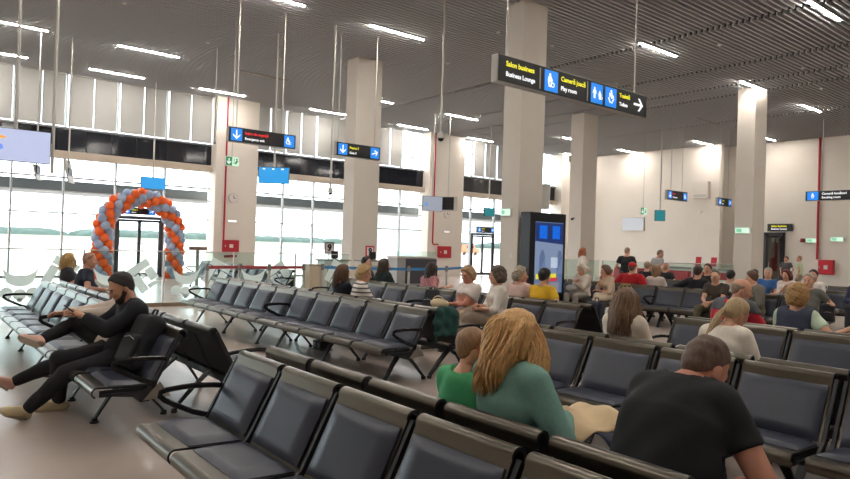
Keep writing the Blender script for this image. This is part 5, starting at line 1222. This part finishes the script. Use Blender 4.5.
# straw bag
sb = thing('straw_bag', 'round straw bag on the seat left of the empty facing chairs', 'bag', (12.55, 8.55, .455)); straw = M('straw_weave', (196, 170, 116), .85, var=.2, scale=40, bump=.3)
MB().ell((0, 0, .13), (.12, .27, .13), 16, 10).build('body', straw, sb)
for sg in (-1, 1): MB().tube([(sg*.06, .14*math.cos(a), .22+.16*math.sin(a)) for a in np.linspace(0, PI, 9)], .012, 6).build('handle', straw, sb)
gb_ = thing('grey_bag', 'pale grey bag held on the lap by the white-haired woman', 'bag', (12.15, 9.72, .60)); MB().ell((0, 0, .07), (.07, .15, .085), 14, 10).build('body', M('pale_grey_cloth', (176, 172, 168), .8, bump=.1), gb_)
MB().tube([(0, .12*math.cos(a), .22+.12*math.sin(a)) for a in np.linspace(0, PI, 9)], .010, 6).build('handle', M('pale_grey_cloth', (176, 172, 168)), gb_)
hb_ = thing('handbag', 'beige handbag under the crossed arms of the older woman in white', 'bag', (6.42, 7.60, .62)); MB().ell((0, 0, .06), (.10, .19, .075), 14, 10).build('body', M('beige_leather', (204, 184, 148), .6), hb_); MB().tube([(-.02, .13*math.cos(a), .10+.07*math.sin(a)) for a in np.linspace(0, PI, 9)], .008, 6).build('handle', M('beige_leather', (204, 184, 148)), hb_)
bt = thing('water_bottle', 'clear water bottle in the hand of the curly-haired woman', 'bottle', (7.52, 2.41, .80)); bgl = GLASS('bottle_plastic', (214, 226, 232), .30, .85)
MB().tube([(0, 0, 0), (0, 0, .01), (0, 0, .15), (0, 0, .19), (0, 0, .21)], [.028, .033, .033, .016, .014], 14).build('body', bgl, bt); MB().tube([(0, 0, .21), (0, 0, .235)], .016, 10).build('screw_cap', white, bt); MB().tube([(0, 0, .07), (0, 0, .12)], .0335, 14).build('band', M('bottle_band', (206, 222, 232), .5), bt)
pb = thing('paper_bag', 'white paper bag with a purple print beside the long-haired girl', 'bag', (5.2, 3.0, .455), .3); MB().bb(-.05, .05, -.11, .11, 0, .27).build('body', M('white_paper', (232, 228, 226), .7), pb); MB().bb(-.053, -.05, -.07, .06, .12, .20).build('print', M('purple_print', (92, 76, 150), .6), pb)
for sg in (-1, 1): MB().tube([(sg*.04, .05*math.cos(a), .265+.05*math.sin(a)) for a in np.linspace(0, PI, 7)], .004, 5).build('handle', white, pb)
pwr = thing('power_box', 'black floor power box under the middle of the empty row', 'power box', (4.86, 8.35, 0)); MB().bb(-.09, .09, -.12, .12, .012, .13).build('housing', blackm, pwr, bevel=.01); MB().bb(-.1, .1, -.13, .13, 0, .012).build('foot', blackm, pwr)
for k in (-1, 1): MB().bb(-.094, -.09, k*.055-.03, k*.055+.03, .04, .10).build('socket', M('socket_grey', (120, 120, 122), .5), pwr)
# ceiling details: small round downlights and sensors
dl = None
for (x, y) in ((4.2, 17.2), (6.9, 18.9), (12.2, 12.4), (13.2, 15.6), (14.1, 12.2), (18.8, 13.4), (21.0, 8.4), (24.0, 9.0), (9.2, 19.0), (26.5, 12.6), (17.2, 9.0), (12.0, 17.6)):
    if dl is None:
        dl = thing('ceiling_sensor', 'small white sensor disc under the slatted ceiling', 'sensor', (x, y, CEIL-.02), 0, 'ceiling sensors'); MB().tube([(0, 0, 0), (0, 0, .03)], [.05, .06], 12).build('housing', white, dl); MB().ell((0, 0, -.005), (.025, .025, .02)).build('lens', wht_p, dl)
    else: dup(dl, (x, y, CEIL-.02))
# outside: boarding bridge and vehicles on the apron
bb = thing('boarding_bridge', 'grey boarding bridge standing on the apron outside the window', 'boarding bridge', (44, 60, 0)); brg = M('bridge_grey', (150, 158, 156), .6)
MB().bb(-2.0, 1.9, -2, 2, 0, 4.9).build('rotunda', brg, bb); MB().bb(-1.2, 14, -1.5, 1.5, 3.4, 5.6).build('tunnel', brg, bb); 
mb = MB()
for k in range(5): mb.bb(-2.02, 1.92, -2.03, -2.0, .3+k*.95, .34+k*.95)
mb.build('panel_joints', alum, bb)
for k, (x, y, c) in enumerate(((47, 66, (200, 196, 190)), (84, 92, (186, 96, 60)))):
    t = thing('service_vehicle', ['pale service van on the apron beside the boarding bridge', 'rust red service truck far out on the apron', 'white service van far out on the apron'][k], 'vehicle', (x, y, -.15)); m_ = M('vehicle_%d' % k, c, .4)
    MB().sweep([(-2.3, .45), (2.3, .45), (2.3, 1.15), (1.5, 1.3), (1.0, 2.0), (-2.3, 2.0)], -.95, .95).build('body', m_, t)
    for sx_ in (-1.4, 1.4):
        for sy_ in (-.85, .85): MB().tube([(sx_, sy_-.12, .38), (sx_, sy_+.12, .38)], .38, 14).build('wheel', blackm, t)
    MB().bb(-.9, .9, -.96, -.95, 1.35, 1.85).build('side_window', darkglass, t)
